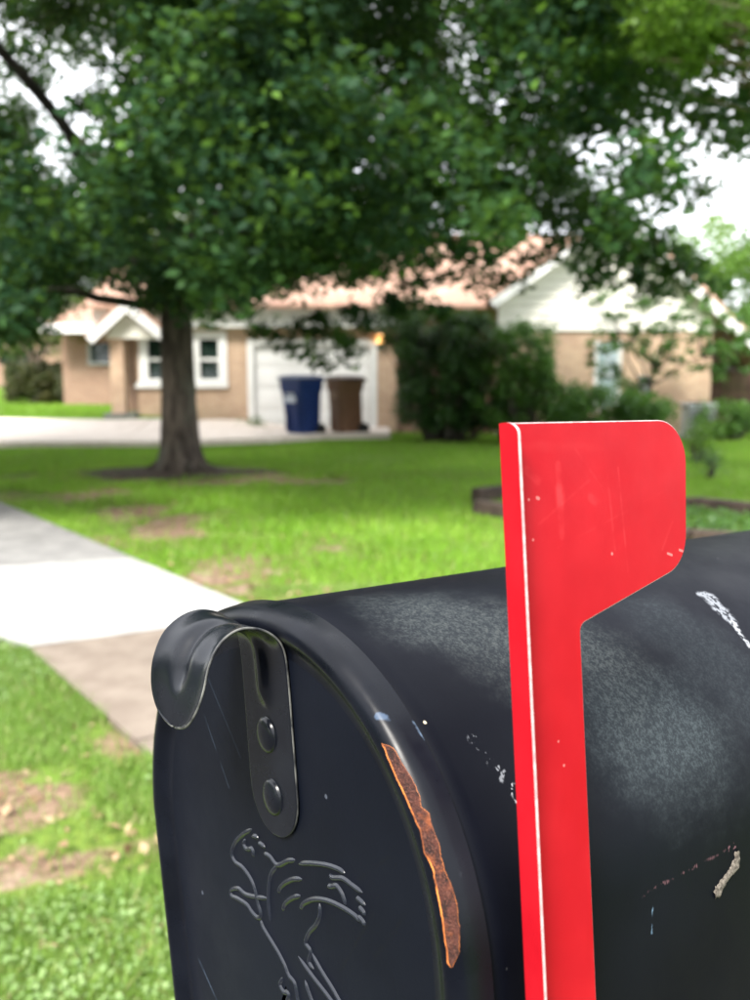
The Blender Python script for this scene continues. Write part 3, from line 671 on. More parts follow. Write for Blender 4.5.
f = MB().box((dw0 - .05, R0 - .03, dz0 - .05), (dw0 + .04, R0 + .08, dz1)).box((dw1 - .04, R0 - .03, dz0 - .05), (dw1 + .05, R0 + .08, dz1)).box((dw0 - .06, R0 - .04, dz0 - .09), (dw1 + .06, R0 + .07, dz0 - .051)).box((dw0 + .041, R0 - .02, (dz0 + dz1) / 2 - .02), (dw1 - .041, R0 + .078, (dz0 + dz1) / 2 + .02))
f.build('frame', M['white'], wn, bevel=.005)
mt = at(644, 384, R0 - .1); hp(MB().box((mt.x - .12, R0 - .13, mt.z - .2), (mt.x + .12, R0 - .001, mt.z + .2)).tube([(mt.x, R0 - .13, mt.z + .05), (mt.x, R0 - .2, mt.z + .05)], .08, 12), 'electric_meter', M['grey_metal'], bevel=.01)
# air conditioner beside the wall
p = gnd(680, 436); ac = empty('air_conditioner', (p.x, 20.4, 0), label='grey air conditioning unit against the brick wall at its right end', cat='air conditioner')
MB().box((-.36, -.36, .0), (.36, .36, .07)).build('pad', M['slab_grey'], ac, bevel=.01)
MB().box((-.32, -.32, .072), (.32, .32, .10)).box((-.32, -.32, .74), (.32, .32, .80)).box((-.28, -.28, .1), (.28, .28, .74)).build('casing', M['grey_metal'], ac, bevel=.02)
for i in range(15): MB().box((-.31, -.315, .13 + i * .04), (.31, -.283, .142 + i * .04)).build('louvre', M['grey_metal'], ac)
MB().tube([(0, 0, .80), (0, 0, .83)], .24, 20).build('fan_guard', M['rubber'], ac)
# dark board fence right of the house, board by board
fx0 = rx1 + .15; fn = empty('board_fence', (fx0, 23.4, 0), label='dark brown board fence in shade right of the brick wall', cat='fence')
for i in range(30):
    x0 = i * .15; hh = 1.75 + random.uniform(-.015, .015)
    MB().prism([(x0, 0), (x0 + .14, 0), (x0 + .14, hh - .03), (x0 + .11, hh), (x0 + .03, hh), (x0, hh - .03)], 1, random.uniform(-.004, .004), .02).build('board', M['fence'], fn)
for zz in (.4, 1.4): MB().box((-.05, .022, zz), (4.6, .06, zz + .09)).build('rail', M['fence'], fn)
# timber edging of the planting bed at right
def edging(pts, hgt, label):
    ps = [gnd(*p_) for p_ in pts]; c0 = ps[0]; e = empty('timber_edging', (c0.x, c0.y, 0), label=label, cat='garden edging', group='timber edgings of the planting bed')
    for a, b in zip(ps[:-1], ps[1:]):
        a = Vector((a.x, a.y, 0)); b = Vector((b.x, b.y, 0)); d = (b - a).normalized(); n_ = Vector((-d.y, d.x, 0)) * .07; a = a + d * .01; b = b - d * .01
        q = [a - n_, b - n_, b + n_, a + n_]; q = [Vector((v.x - c0.x, v.y - c0.y, 0)) for v in q]
        z0 = random.uniform(-.01, .01)
        MB().add([(v.x, v.y, -.05) for v in q] + [(v.x, v.y, hgt + z0) for v in q], [(3, 2, 1, 0), (4, 5, 6, 7), (0, 1, 5, 4), (1, 2, 6, 5), (2, 3, 7, 6), (3, 0, 4, 7)]).build('timber', M['timber'], e, bevel=.012)
    return e
edging([(474, 503), (510, 499), (560, 502), (620, 507), (690, 513), (752, 520), (820, 530)], .16, 'back row of dark timber edging across the lawn behind the flag')
edging([(476, 514), (520, 522), (580, 530), (640, 538), (692, 545), (755, 551), (820, 560)], .14, 'front row of dark timber edging just behind the mailbox')
bp = [gnd(*p_) for p_ in [(477, 505), (560, 504), (690, 515), (820, 530), (820, 558), (690, 544), (580, 530), (478, 513)]]
MB().prism([(p_.x, p_.y) for p_ in bp], 2, -.05, .035).build('soil_bed', M['mulch'], None, kind='structure')
for _ in range(1):
    n = 14000; P = np.array([(p_.x, p_.y) for p_ in bp]); x = P[:, 0].min() + rng.random(n) * np.ptp(P[:, 0]); y = P[:, 1].min() + rng.random(n) * np.ptp(P[:, 1])
    k_ = inpoly(x, y, [tuple(v) for v in P]) & (vnoise(x, y, 1.2, 33) > .34) & (x > 2.2); x, y = x[k_], y[k_]
    leaf_obj('ground_cover', np.stack([x, y, .04 + .07 * rng.random(len(x))], 1), .03 + .03 * rng.random(len(x)), rng.random(len(x)) * .7, M['shrub_light'], up=1.2, ratio=.6, kind='stuff')
# stones round the oak
rg = empty('root_ring', (TB.x, TB.y, 0), label='low ring of dark earth and roots around the oak trunk', cat='tree ring')
mb = MB(); 
for i in range(9):
    a = i / 9 * 2 * PI + .3; L = random.uniform(.55, 1.2)
    mb.tube([(math.cos(a) * .25, math.sin(a) * .25, .14), (math.cos(a + .1) * L * .6, math.sin(a + .1) * L * .6, .03), (math.cos(a + .2) * L, math.sin(a + .2) * L, -.03)], [.09, .05, .03], 7)
mb.build('root', M['bark'], rg, smooth=True)
P = []
for rr, zz in ((.0, .05), (.6, .06), (1.0, .05), (1.35, .025), (1.7, -.02)):
    P.append([(math.cos(a) * rr * (1 + .15 * math.sin(3 * a)) * .95, math.sin(a) * rr * .6 * (1 + .1 * math.sin(4 * a)), zz) for a in np.linspace(0, 2 * PI, 40)[:-1]])
MB().grid(P, closed_u=True).build('earth_mound', M['mulch'], rg, smooth=True)

# ------------------------------------------------------------------ wheeled bins
def bin_(loc, rz, body, lidm, label, w_=.60, d_=.66, h_=1.0):
    t = empty('wheeled_bin', loc, rz, label=label, cat='trash bin', group='wheeled bins by the garage'); n = 8
    def ring(z, w, d, yo=0, r=.07):
        pts = []
        for (sx, sy, a0) in ((1, -1, -90), (1, 1, 0), (-1, 1, 90), (-1, -1, 180)):
            for k in range(4):
                a = math.radians(a0 + k * 30); pts.append((sx * (w / 2 - r) + r * math.cos(a), yo + sy * (d / 2 - r) + r * math.sin(a), z))
        return pts
    rows = [ring(.04, .44, .46, .05), ring(.06, .47, .50, .05), ring(.80, w_ - .05, d_ - .05, 0), ring(.81, w_ - .02, d_ - .02, 0), ring(.88, w_, d_, 0), ring(h_, w_ + .02, d_ + .02, 0)]
    mb = MB().grid(rows, closed_u=True); b0 = len(mb.v); mb.f.append(tuple(range(16))[::-1]); mb.m.append(0)
    for s_ in (-1, 1):                                              # moulded ribs of the front
        mb.box((s_ * .15 - .012, -d_ / 2 + .035, .15), (s_ * .15 + .012, -d_ / 2 + .09, .8))
    mb.build('body', body, t, smooth=False, bevel=.006)
    lr = [ring(h_ + .002, w_ + .07, d_ + .07), ring(h_ + .035, w_ + .07, d_ + .07), ring(h_ + .07, w_ - .02, d_ - .05, 0), ring(h_ + .085, w_ - .25, d_ - .3, 0)]
    mb = MB().grid(lr, closed_u=True); mb.f.append(tuple(48 + i for i in range(16))); mb.m.append(0); mb.f.append(tuple(range(16))[::-1]); mb.m.append(0)
    mb.build('lid', lidm, t, bevel=.004)
    MB().tube([(-.22, d_ / 2 + .0, h_ - .02), (-.22, d_ / 2 + .09, h_ - .0), (.22, d_ / 2 + .09, h_ - .0), (.22, d_ / 2 + .0, h_ - .02)], .016, 8).build('handle', lidm, t, smooth=True)
    for s_ in (-1, 1):
        mb = MB(); P = []
        for (xx, rr) in ((0, .02), (0, .11), (.01, .13), (.045, .13), (.055, .11), (.055, .02)):
            P.append([(s_ * (.245 + xx), .27 + rr * math.cos(a), .13 + rr * math.sin(a)) for a in np.linspace(0, 2 * PI, 25)[:-1]])
        mb.grid(P, closed_u=True).build('wheel', M['rubber'], t, smooth=True)
    MB().tube([(-.25, .27, .13), (.25, .27, .13)], .015, 8).build('axle', M['grey_metal'], t)
    t.scale = (1.12, 1.12, 1.28); return t
p = gnd(302, 440); bb = bin_((p.x, p.y, .035), math.radians(-38), M['blue'], M['blue_dark'], 'blue wheeled recycling bin in front of the white garage door')
MB().box((-.14, -.331, .62), (.14, -.318, .72)).box((-.10, -.328, .745), (.10, -.315, .775)).build('printed_marking', M['decal'], bb)
mb = MB().box((-.300, -.08, .40), (-.262, .10, .44)); 
p = gnd(345, 439); bb = bin_((p.x, p.y + .1, .035), math.radians(-55), M['brown'], M['brown_dark'], 'brown wheeled bin to the right of the blue one', .56, .58, .99)
MB().box((-.14, -.275, .68), (.14, -.262, .80)).build('printed_marking', mottled('faded_print', (.24, .15, .10), (.30, .20, .14), 8), bb)

# ------------------------------------------------------------------ neighbour house far left
nb = empty('neighbour_house', (-19, 36, .9), label='brown neighbouring house half hidden behind the hedge at far left', cat='house'); NI = Matrix.Translation((19, -36, -.9))
for nm, mb, mt_ in (('wall', wall_x(-24, -11.5, .5, 3.4, 36, [(-14.6, -13.2, 1.8, 2.9)]), M['brick_dark']), ('roof', roof(-24.5, -11, 35.4, 3.5, 39.5, 4.6, .12), M['mulch']), ('fascia_board', MB().box((-24.5, 35.33, 3.3), (-11, 35.39, 3.52)), M['white'])):
    o = mb.build(nm, mt_, nb); o.matrix_parent_inverse = NI
o = MB().box((-14.6, 36.1, 1.8), (-13.2, 36.12, 2.9)).build('window', M['glass'], nb); o.matrix_parent_inverse = NI

# ------------------------------------------------------------------ MAILBOX
Rm = Matrix(((0.58574, 0.80701, -0.07515), (-0.80962, 0.5869, -0.00782), (0.0378, 0.06542, 0.99714))); Tm = Vector((-0.03984, 0.32533, -0.13484))
ct_, st_ = math.cos(PITCH), math.sin(PITCH); B = Matrix(((1, 0, 0), (0, ct_, st_), (0, -st_, ct_)))
MW = (B @ Rm).to_4x4(); MW.translation = Vector((0, 0, CAMZ)) + B @ Tm
R_, KZ, PW, TAP, BOT = .1046, .932, .967, .0095, .175
def arch(rr, n=72, bot=BOT):
    pts = [(rr - TAP * h, -h) for h in np.linspace(bot, 0, 14)[:-1]]
    for th in np.linspace(0, PI, n):
        c_, s_ = math.cos(th), max(math.sin(th), 0); pts.append((rr * math.copysign(abs(c_) ** PW, c_), KZ * rr * s_ ** PW))
    pts = pts + [(-(rr - TAP * h), -h) for h in np.linspace(0, bot, 14)[1:]]
    return [(x_ - (.0034 * abs(x_ / rr) ** 2 if z_ >= 0 else .0034 - .075 * min(-z_, .1)), z_) if x_ < 0 else (x_, z_) for x_, z_ in pts]
def pt(th, inset):
    rr = R_ - inset; c_, s_ = math.cos(th), math.sin(th); return rr * abs(c_) ** PW, KZ * rr * s_ ** PW
mail = empty('mailbox', (0, 0, 0), label='black metal mailbox with raised red flag, close up in front', cat='mailbox'); mail.matrix_world = MW
def blackmat(name, body=False):
    q = NT(name, .36, .10 if not body else .07); n1 = q.noise(28, 5, .6); n2 = q.noise(900, 3, .6); n3 = q.noise(9, 4, .6)
    base = q.mix(q.mr(n3, .3, .7), (.0026, .0036, .0068), (.0042, .0056, .0100))
    rgh = q.mr(n1, .3, .7, .34, .50)
    if body:
        base = q.mix(q.mr(n3, .3, .7), (.0014, .0018, .0040), (.0028, .0036, .0068)); rgh = q.mr(n1, .3, .7, .42, .55)
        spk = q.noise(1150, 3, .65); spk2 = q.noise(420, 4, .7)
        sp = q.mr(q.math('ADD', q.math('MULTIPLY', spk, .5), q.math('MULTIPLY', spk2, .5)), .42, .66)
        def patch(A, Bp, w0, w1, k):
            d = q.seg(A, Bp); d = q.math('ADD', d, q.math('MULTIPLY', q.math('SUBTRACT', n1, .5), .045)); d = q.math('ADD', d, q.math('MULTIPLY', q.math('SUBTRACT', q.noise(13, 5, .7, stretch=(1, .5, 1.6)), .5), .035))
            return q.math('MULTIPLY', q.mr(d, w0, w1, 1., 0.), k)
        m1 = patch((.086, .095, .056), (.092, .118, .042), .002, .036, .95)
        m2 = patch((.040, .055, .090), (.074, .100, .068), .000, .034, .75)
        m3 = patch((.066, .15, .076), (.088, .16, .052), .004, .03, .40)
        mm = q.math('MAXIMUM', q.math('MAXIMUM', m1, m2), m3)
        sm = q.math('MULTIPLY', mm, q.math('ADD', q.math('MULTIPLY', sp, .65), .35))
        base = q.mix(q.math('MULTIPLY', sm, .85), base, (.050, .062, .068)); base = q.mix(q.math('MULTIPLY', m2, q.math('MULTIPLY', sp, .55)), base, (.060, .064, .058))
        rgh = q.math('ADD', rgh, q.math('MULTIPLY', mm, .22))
        # scuffs
        st = q.noise(700, 2, .5, stretch=(1, 1, .5))
        def scuff(A, Bp, w_, col, thr=.5, k=1.):
            nonlocal base
            d = q.seg(A, Bp); d = q.math('ADD', d, q.math('MULTIPLY', q.math('SUBTRACT', q.noise(180, 3), .5), w_ * 1.6))
            f = q.math('MULTIPLY', q.mr(d, w_ * .6, w_, 1., 0.), q.mr(st, thr, thr + .1)); base = q.mix(q.math('MULTIPLY', f, k), base, col)
        scuff((.0600, .187, .0790), (.0700, .184, .0712), .0050, (.17, .18, .20), .40)
        scuff((.0715, .1835, .0695), (.0800, .181, .061), .0021, (.26, .27, .29), .40)
        scuff((.0835, .0300, .0570), (.0905, .0345, .0470), .0026, (.15, .16, .18), .58)
        scuff((.0915, .036, .044), (.094, .037, .041), .003, (.40, .42, .45), .6, .7)
        scuff((.1022, .0560, .0015), (.1026, .1290, .0030), .0013, (.10, .05, .06), .50)
        scuff((.1022, .0560, .0000), (.1026, .0700, .0010), .0007, (.35, .05, .05), .52)
        scuff((.1025, .0828, -.003), (.1025, .0812, -.011), .0012, (.20, .32, .45), .45)
        scuff((.0775, .0169, .0645), (.0775, .0169, .0645), .0011, (.70, .62, .45), .0)
        vo = q.n('ShaderNodeTexVoronoi'); q.set(vo.inputs['Vector'], q.obj()); vo.inputs['Scale'].default_value = 55
        base = q.mix(q.math('MULTIPLY', q.mr(vo.outputs['Distance'], .03, .055, .6, 0.), q.mr(q.noise(31, 2), .56, .60)), base, (.35, .36, .37))
    else:
        sc = q.noise(60, 2, .5, stretch=(1, 1, .04)); base = q.mix(q.mr(sc, .70, .76, 0., .25), base, (.05, .06, .08))
        vo = q.n('ShaderNodeTexVoronoi'); q.set(vo.inputs['Vector'], q.obj()); vo.inputs['Scale'].default_value = 48
        base = q.mix(q.mr(vo.outputs['Distance'], .030, .05, .35, 0.), base, (.14, .16, .2))
        def scr(A, Bp, w_, k, col=(.10, .14, .2)):
            nonlocal base
            f = q.math('MULTIPLY', q.mr(q.seg(A, Bp), w_ * .5, w_, 1., 0.), q.mr(q.noise(120, 2), .35, .6)); base = q.mix(q.math('MULTIPLY', f, k), base, col)
        scr((-.060, .006, .062), (-.034, .006, .024), .0004, .14); scr((-.045, .006, .065), (-.022, .006, .038), .0004, .10)
        scr((.055, .006, -.012), (.085, .006, .020), .0006, .9, (.004, .005, .007)); scr((.050, .006, .012), (.07, .006, .026), .0005, .9, (.004, .005, .007))
        scr((.038, .006, -.02), (.060, .006, .006), .0006, .9, (.004, .005, .007)); scr((-.085, .006, -.052), (-.05, .006, -.078), .0005, .35)
    q.out('Base Color', base); q.out('Roughness', rgh); q.bump(q.math('ADD', q.math('MULTIPLY', n2, .25), n1), .10 if not body else .07, .0012); return q.m
M['mb_door'] = blackmat('black_door_enamel'); M['mb_body'] = blackmat('weathered_black_enamel', True)
def rimmat():
    q = NT('black_rim_enamel', .26, .17); n3 = q.noise(40, 4); base = q.mix(q.mr(n3, .3, .7), (.0018, .0024, .0046), (.0034, .0044, .0078))
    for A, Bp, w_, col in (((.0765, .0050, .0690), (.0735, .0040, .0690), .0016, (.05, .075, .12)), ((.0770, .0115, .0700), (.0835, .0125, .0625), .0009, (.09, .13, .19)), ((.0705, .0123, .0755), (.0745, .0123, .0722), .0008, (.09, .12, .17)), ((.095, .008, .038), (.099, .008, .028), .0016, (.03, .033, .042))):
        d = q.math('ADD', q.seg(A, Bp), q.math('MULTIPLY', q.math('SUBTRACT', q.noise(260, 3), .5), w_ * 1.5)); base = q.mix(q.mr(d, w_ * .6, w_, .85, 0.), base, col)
    q.out('Base Color', base); q.out('Roughness', q.mr(q.noise(70, 4), .3, .7, .24, .40)); q.bump(q.noise(50, 4), .12, .001); return q.m
M['mb_rim'] = rimmat()
q = NT('strap_enamel', .17, .32); q.out('Base Color', q.mix(q.mr(q.noise(60, 3), .3, .7), (.0028, .0036, .0062), (.005, .0062, .0095))); q.out('Roughness', q.mr(q.noise(90, 3), .3, .7, .20, .30)); q.bump(q.noise(120, 4), .05, .001); M['strap'] = q.m
M['wear'] = mottled('worn_metal_edge', (.008, .009, .012), (.13, .13, .12), 130, .5, .1, .001, .3, 3)
def rustm():
    q = NT('rusted_primer', .75, .3); n1 = q.noise(330, 5, .7); n2 = q.noise(1500, 3, .7)
    c_ = q.mix(q.mr(n1, .38, .62), (.016, .006, .005), (.070, .021, .014)); c_ = q.mix(q.mr(n2, .52, .66), c_, (.12, .045, .03)); q.out('Base Color', q.mix(q.mr(q.noise(120, 4, .7), .5, .7), c_, (.20, .055, .02))); q.bump(q.math('ADD', n2, n1), .9, .0010); return q.m
M['rust'] = rustm(); M['rust_edge'] = mottled('bright_rust_edge', (.10, .026, .010), (.72, .22, .045), 170, .6, .2, .0005)
def redm():
    q = NT('red_flag_paint', .42, .09); n = q.noise(40, 4, .6); base = q.mix(q.mr(n, .3, .7), (.29, .0035, .009), (.33, .006, .012))
    s1 = q.noise(50, 3, .6, stretch=(1, .25, 1)); base = q.mix(q.mr(s1, .66, .80, 0., .10), base, (.55, .07, .07))
    def scr(A, Bp, w_, k, col=(.50, .045, .05)):
        nonlocal base
        f = q.math('MULTIPLY', q.mr(q.seg(A, Bp), w_ * .4, w_, 1., 0.), q.mr(q.noise(160, 2), .35, .7)); base = q.mix(q.math('MULTIPLY', f, k * .6), base, col)
    for a in [(.0425, .138, .042, .118, .0016, .35), (.0425, .131, .0425, .127, .0025, .5), (.063, .134, .064, .112, .0006, .3), (.068, .136, .069, .105, .0005, .35), (.050, .142, .060, .131, .0006, .25), (.033, .122, .055, .133, .0006, .22), (.055, .128, .058, .126, .0018, .35), (.030, .137, .034, .134, .0018, .3), (.092, .118, .086, .110, .0006, .3), (.04, .115, .09, .128, .0005, .15)]:
        scr((.1146, a[0], a[1]), (.1146, a[2], a[3]), a[4], a[5])
    for a in [(.0332, .1293, .0338, .1291, .0006), (.0300, .1290, .0300, .1290, .0005), (.0625, .1110, .0625, .1110, .0006), (.0305, .118, .0305, .118, .0005), (.0885, .1085, .0905, .1078, .0005), (.0945, .109, .096, .1085, .0005), (.036, .055, .036, .055, .0005), (.0345, .062, .0345, .062, .0004)]:
        f = q.mr(q.seg((.1146, a[0], a[1]), (.1146, a[2], a[3])), a[4] * .6, a[4], .6, 0.); base = q.mix(f, base, (.55, .20, .19))
    q.out('Base Color', base); q.out('Roughness', q.mr(q.noise(90, 4), .3, .7, .36, .5)); q.bump(q.noise(400, 3), .06, .0005); return q.m
M['red'] = redm()
M['flag_edge'] = mottled('bare_flag_edge', (.42, .24, .25), (.50, .44, .43), 300, .6, .1, .0005)
M['crust'] = mottled('dried_mud', (.06, .05, .04), (.22, .19, .155), 900, .95, .8, .001)
M['post'] = mottled('post_timber', (.20, .15, .10), (.32, .25, .18), 6, .9, .4)

# barrel
mb = MB(); P = []
for yy in [.0085, .02] + list(np.linspace(.03, .52, 26)) + [.53]:
    rr = R_ - .0021; P.append([(a, yy, b) for a, b in arch(rr)])
mb.grid(P)
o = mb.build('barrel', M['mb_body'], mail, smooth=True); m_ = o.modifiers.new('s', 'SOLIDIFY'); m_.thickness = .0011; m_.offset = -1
pts = arch(R_ - .0022); MB().prism([(a, b) for a, b in pts], 1, .528, .5295).build('back_panel', M['mb_body'], mail)
MB().box((-.101, .02, -BOT - .001), (.101, .528, -BOT + .001)).build('floor_panel', M['mb_body'], mail)
# door with rim profile (inset, y)
PROF = [(-.0006, .0125), (-.0002, .0105), (.0000, .0085), (.0004, .0062), (.0009, .0049), (.0016, .0038), (.0026, .0029), (.0040, .0022), (.0054, .0018), (.0070, .0017), (.0083, .0021), (.0096, .0030), (.0110, .0042), (.0126, .0053), (.0145, .0059), (.017, .006)]
mb = MB(); rows = [[(a, y_, b) for a, b in arch(R_ - i_)] for i_, y_ in PROF]; mb.grid(rows)
dr = empty('door', (0, 0, 0)); dr.parent = mail
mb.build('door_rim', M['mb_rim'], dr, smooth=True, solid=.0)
NB_ = 36; P = []
for k in range(NB_ + 1):
    s_ = 1 - k / NB_; P.append([(a * s_ , .006, b * s_ + (1 - s_) * -.04) for a, b in arch(R_ - .0169)])
MB().grid(P).build('door_panel', M['mb_door'], dr, smooth=True)
# rust chip running along the rim
OUT = [(40.8, .0018), (39.1, -.0020), (35.9, -.0026), (32.9, -.0037), (30.2, -.0039), (28.2, -.0028), (26.9, -.0050), (24.5, -.0043), (21.6, -.0049), (20.1, -.0039), (17.7, -.0041), (15.4, -.0053), (12.5, -.0056), (9.2, -.0048), (5.6, -.0032), (3.3, .0009)]
INN = [(40.8, .0018), (37.8, .0026), (34.3, .0030), (31.2, .0025), (28.4, .0024), (24.5, .0015), (21.4, .0028), (18.7, .0011), (15.1, .0018), (10.5, .0020), (7.3, .0024), (3.9, .0022), (3.3, .0009)]
pi0 = [i_ - 1.27 * y_ for i_, y_ in PROF]
def rim_pt(th, i0, lift):
    i_ = float(np.interp(i0, pi0, [p[0] for p in PROF])); y_ = float(np.interp(i0, pi0, [p[1] for p in PROF])); x_, z_ = pt(math.radians(th), i_)
    k = float(np.clip((i_ - .0) / .005, 0, 1)); c_, s_ = math.cos(math.radians(th)), math.sin(math.radians(th))
    return (x_ + lift * (1 - k) * c_, y_ - lift * (.35 + .65 * k), z_ + lift * (1 - k) * s_)
ths = np.linspace(40.8, 3.3, 170); jo = np.cumsum(rng.standard_normal(170)) * .00010; jo -= np.convolve(jo, np.ones(15) / 15, 'same'); ji = np.cumsum(rng.standard_normal(170)) * .00007; ji -= np.convolve(ji, np.ones(15) / 15, 'same')
def strip(shr0, shr1, lift, name, mat, only=None):
    rows = []
    for k, th in enumerate(ths):
        a = np.interp(-th, [-t[0] for t in OUT], [t[1] for t in OUT]) + jo[k]; b = np.interp(-th, [-t[0] for t in INN], [t[1] for t in INN]) + ji[k]
        if b - a < .0002: b = a + .0002
        wv = b - a; s0 = min(shr0, wv * .35); s1 = min(shr1, wv * .35)
        rows.append([rim_pt(th, a + s0 + (wv - s0 - s1) * t, lift) for t in np.linspace(0, 1, 14)])
    return MB().grid(rows).build(name, mat, dr, smooth=True)
strip(0, 0, .00012, 'rust_edge', M['rust_edge']); strip(.00016, .00075, .00022, 'rust_patch', M['rust'])
# embossed emblem
EMB = [[(-17.1, 12.2), (-26.1, 7.6), (-32.8, 2.6), (-35.7, -2.2), (-33.3, -4.8), (-26.6, -5.3), (-20.4, -8.2), (-17.8, -12.1), (-16.7, -15.6), (-15.0, -18.9), (-17.6, -21.4), (-22.4, -20.6), (-25.5, -19.2), (-32.9, -19.2), (-38.6, -19.7), (-38.9, -17.5), (-32.2, -14.9), (-26.5, -15.3), (-18.0, -13.7), (-8.8, -11.3)], [(-17.6, 9.3), (-14.9, 10.0), (-12.7, 10.0)], [(-13.0, 8.2), (-10.1, 8.2), (-7.7, 7.8)], [(-9.3, 5.4), (-4.1, 5.3), (0.7, 3.7), (7.9, 7.2), (13.9, 9.3)], [(-22.9, 6.8), (-24.9, 4.7), (-22.8, 3.2), (-18.4, 4.4), (-17.3, 3.2), (-18.1, 1.8)], [(0.7, 3.7), (-4.1, -0.3), (-6.6, -4.8), (-8.2, -11.4), (-8.0, -19.7)], [(15.7, 8.4), (23.6, 10.9), (34.2, 13.3), (41.7, 14.1), (45.2, 13.8)], [(36.4, 11.2), (37.5, 10.1), (43.8, 11.7), (49.5, 11.1), (54.6, 10.5)], [(50.7, 7.9), (52.9, 7.6), (55.7, 6.9)], [(51.7, 5.3), (53.9, 4.7), (55.3, 3.6)], [(50.6, 2.0), (53.4, 1.4), (54.8, 0.2)], [(34.0, 6.5), (36.3, 6.8), (39.7, 8.1), (42.2, 7.0), (43.4, 5.6), (44.5, 3.3)], [(15.0, -7.6), (17.3, -4.7), (24.5, -1.1), (32.5, 1.1), (41.2, 1.9), (49.4, 1.6), (52.0, 0.5)], [(0.1, -6.5), (1.3, -4.2), (5.3, -1.2), (11.4, 1.8), (17.7, 3.7)], [(2.1, -12.3), (4.1, -9.0), (9.8, -5.2), (15.7, -2.6)], [(-15.4, -21.4), (-13.9, -23.7), (-7.6, -27.1), (-3.4, -29.4), (0.6, -32.4), (3.1, -35.2), (7.1, -36.6), (8.3, -41.8), (10.5, -46.2), (14.9, -50.1)], [(-1.7, -37.8), (-4.3, -41.1), (-1.6, -43.0), (2.0, -42.3), (-0.0, -46.1), (2.4, -49.6), (0.2, -54.2)], [(27.9, -1.3), (27.9, -4.8), (24.7, -9.4), (19.5, -14.0), (16.7, -18.5), (19.7, -20.3), (18.0, -24.5), (21.0, -26.2)], [(10.7, -25.4), (20.5, -29.2), (29.2, -32.1), (37.4, -35.6), (42.8, -39.3)], [(20.4, -20.7), (25.9, -24.6), (32.2, -28.1), (36.8, -31.1), (44.6, -34.5)], [(14.2, -32.4), (16.4, -35.8), (19.1, -39.0), (24.0, -41.9)]]
mb = MB()
def smooth_pl(L):
    out = []
    for i in range(len(L) - 1):
        p0, p1, p2, p3 = L[max(i - 1, 0)], L[i], L[i + 1], L[min(i + 2, len(L) - 1)]
        for k in range(5):
            t = k / 5; out.append(tuple(.5 * (2 * p1[d] + (p2[d] - p0[d]) * t + (2 * p0[d] - 5 * p1[d] + 4 * p2[d] - p3[d]) * t * t + (3 * p1[d] - p0[d] - 3 * p2[d] + p3[d]) * t ** 3) for d in (0, 1)))
    return out + [L[-1]]
for L in EMB:
    q_ = smooth_pl(L); n = len(q_); rows = []
    for i, (a, b) in enumerate(q_):
        e = min(1, min(i, n - 1 - i) / 3 + .25); t_ = Vector((q_[min(i + 1, n - 1)][0] - q_[max(i - 1, 0)][0], q_[min(i + 1, n - 1)][1] - q_[max(i - 1, 0)][1])).normalized(); nn = Vector((-t_.y, t_.x))
        rows.append([((a + nn.x * u) / 1000, .0061 - 1.25 * hh * e / 1000, (b + nn.y * u) / 1000) for u, hh in ((-1.25 * e, -.1), (-.85 * e, .14), (-.42 * e, .58), (0, .72), (.42 * e, .58), (.85 * e, .14), (1.25 * e, -.1))])
    mb.grid(rows)
q = NT('emblem_enamel', .24, .5, (.008, .010, .016)); q.bump(q.noise(300, 3), .1, .0004)
mb.build('embossed_emblem', q.m, dr, smooth=True)
# pull strap: riveted to the door, arching out and down
W2, XC = .0165, .004
near_p = [(.0050, .0153), (.0050, .03), (.0050, .05), (.0050, .069), (.0046, .0795), (.0030, .0850), (-.0005, .0885), (-.0055, .0910), (-.0119, .0918), (-.0180, .0890), (-.0227, .0828), (-.0252, .0755), (-.0268, .0710), (-.0284, .0660), (-.0297, .0608)]
far_p = [(.0050, .0153), (.0050, .03), (.0050, .05), (.0050, .069), (.0046, .0825), (.0028, .0882), (-.0010, .0925), (-.0060, .0950), (-.0115, .0960), (-.0180, .0945), (-.0243, .0900), (-.0282, .0825), (-.0296, .0755), (-.0300, .0690), (-.0300, .0620)]
def resample(p, n):
    q_ = smooth_pl(p); d = np.concatenate([[0], np.cumsum([math.dist(q_[i], q_[i + 1]) for i in range(len(q_) - 1)])]); t = np.linspace(0, d[-1], n)
    return np.stack([np.interp(t, d, [v[0] for v in q_]), np.interp(t, d, [v[1] for v in q_])], 1), t
NP, tn = resample(near_p, 110); FP, _ = resample(far_p, 110); L_ = tn[-1]; rows = []
zc0 = .066
for i in range(110):
    s_ = tn[i]; hw = 1.0
    if s_ < W2: hw = math.sqrt(max(0, 1 - ((W2 - s_) / W2) ** 2))
    if s_ > L_ - W2: hw = max(0, 1 - ((s_ - L_ + W2) / W2) ** 2.5) ** .42
    hw = max(hw, .02); j0, j1 = max(i - 1, 0), min(i + 1, 109); row = []
    g = float(sstep((s_ - .043) / .008) * (1 - sstep((s_ - (L_ - .019)) / .010)))
    for u in np.linspace(-1, 1, 41):
        t = (1 + u * hw) / 2; p_ = FP[i] * (1 - t) + NP[i] * t; a = FP[j0] * (1 - t) + NP[j0] * t; b = FP[j1] * (1 - t) + NP[j1] * t
        tg = (b - a) / (np.linalg.norm(b - a) + 1e-9); nrm = np.array((-tg[1], tg[0]))                     # toward the viewer on the flat part
        gw = .17 + .05 * g; gv = .0022 * g * math.exp(-(u * hw / gw) ** 2) - .0009 * (abs(u) ** 8) * float(sstep((s_ - .06) / .02))
        p_ = p_ + nrm * gv; row.append((XC + u * hw * W2, p_[0], p_[1]))
    rows.append(row)
o = MB().grid(rows).build('latch_handle', [M['strap'], M['wear']], mail, smooth=True)
m_ = o.modifiers.new('s', 'SOLIDIFY'); m_.thickness = .0011; m_.offset = 0; m_.material_offset_rim = 1
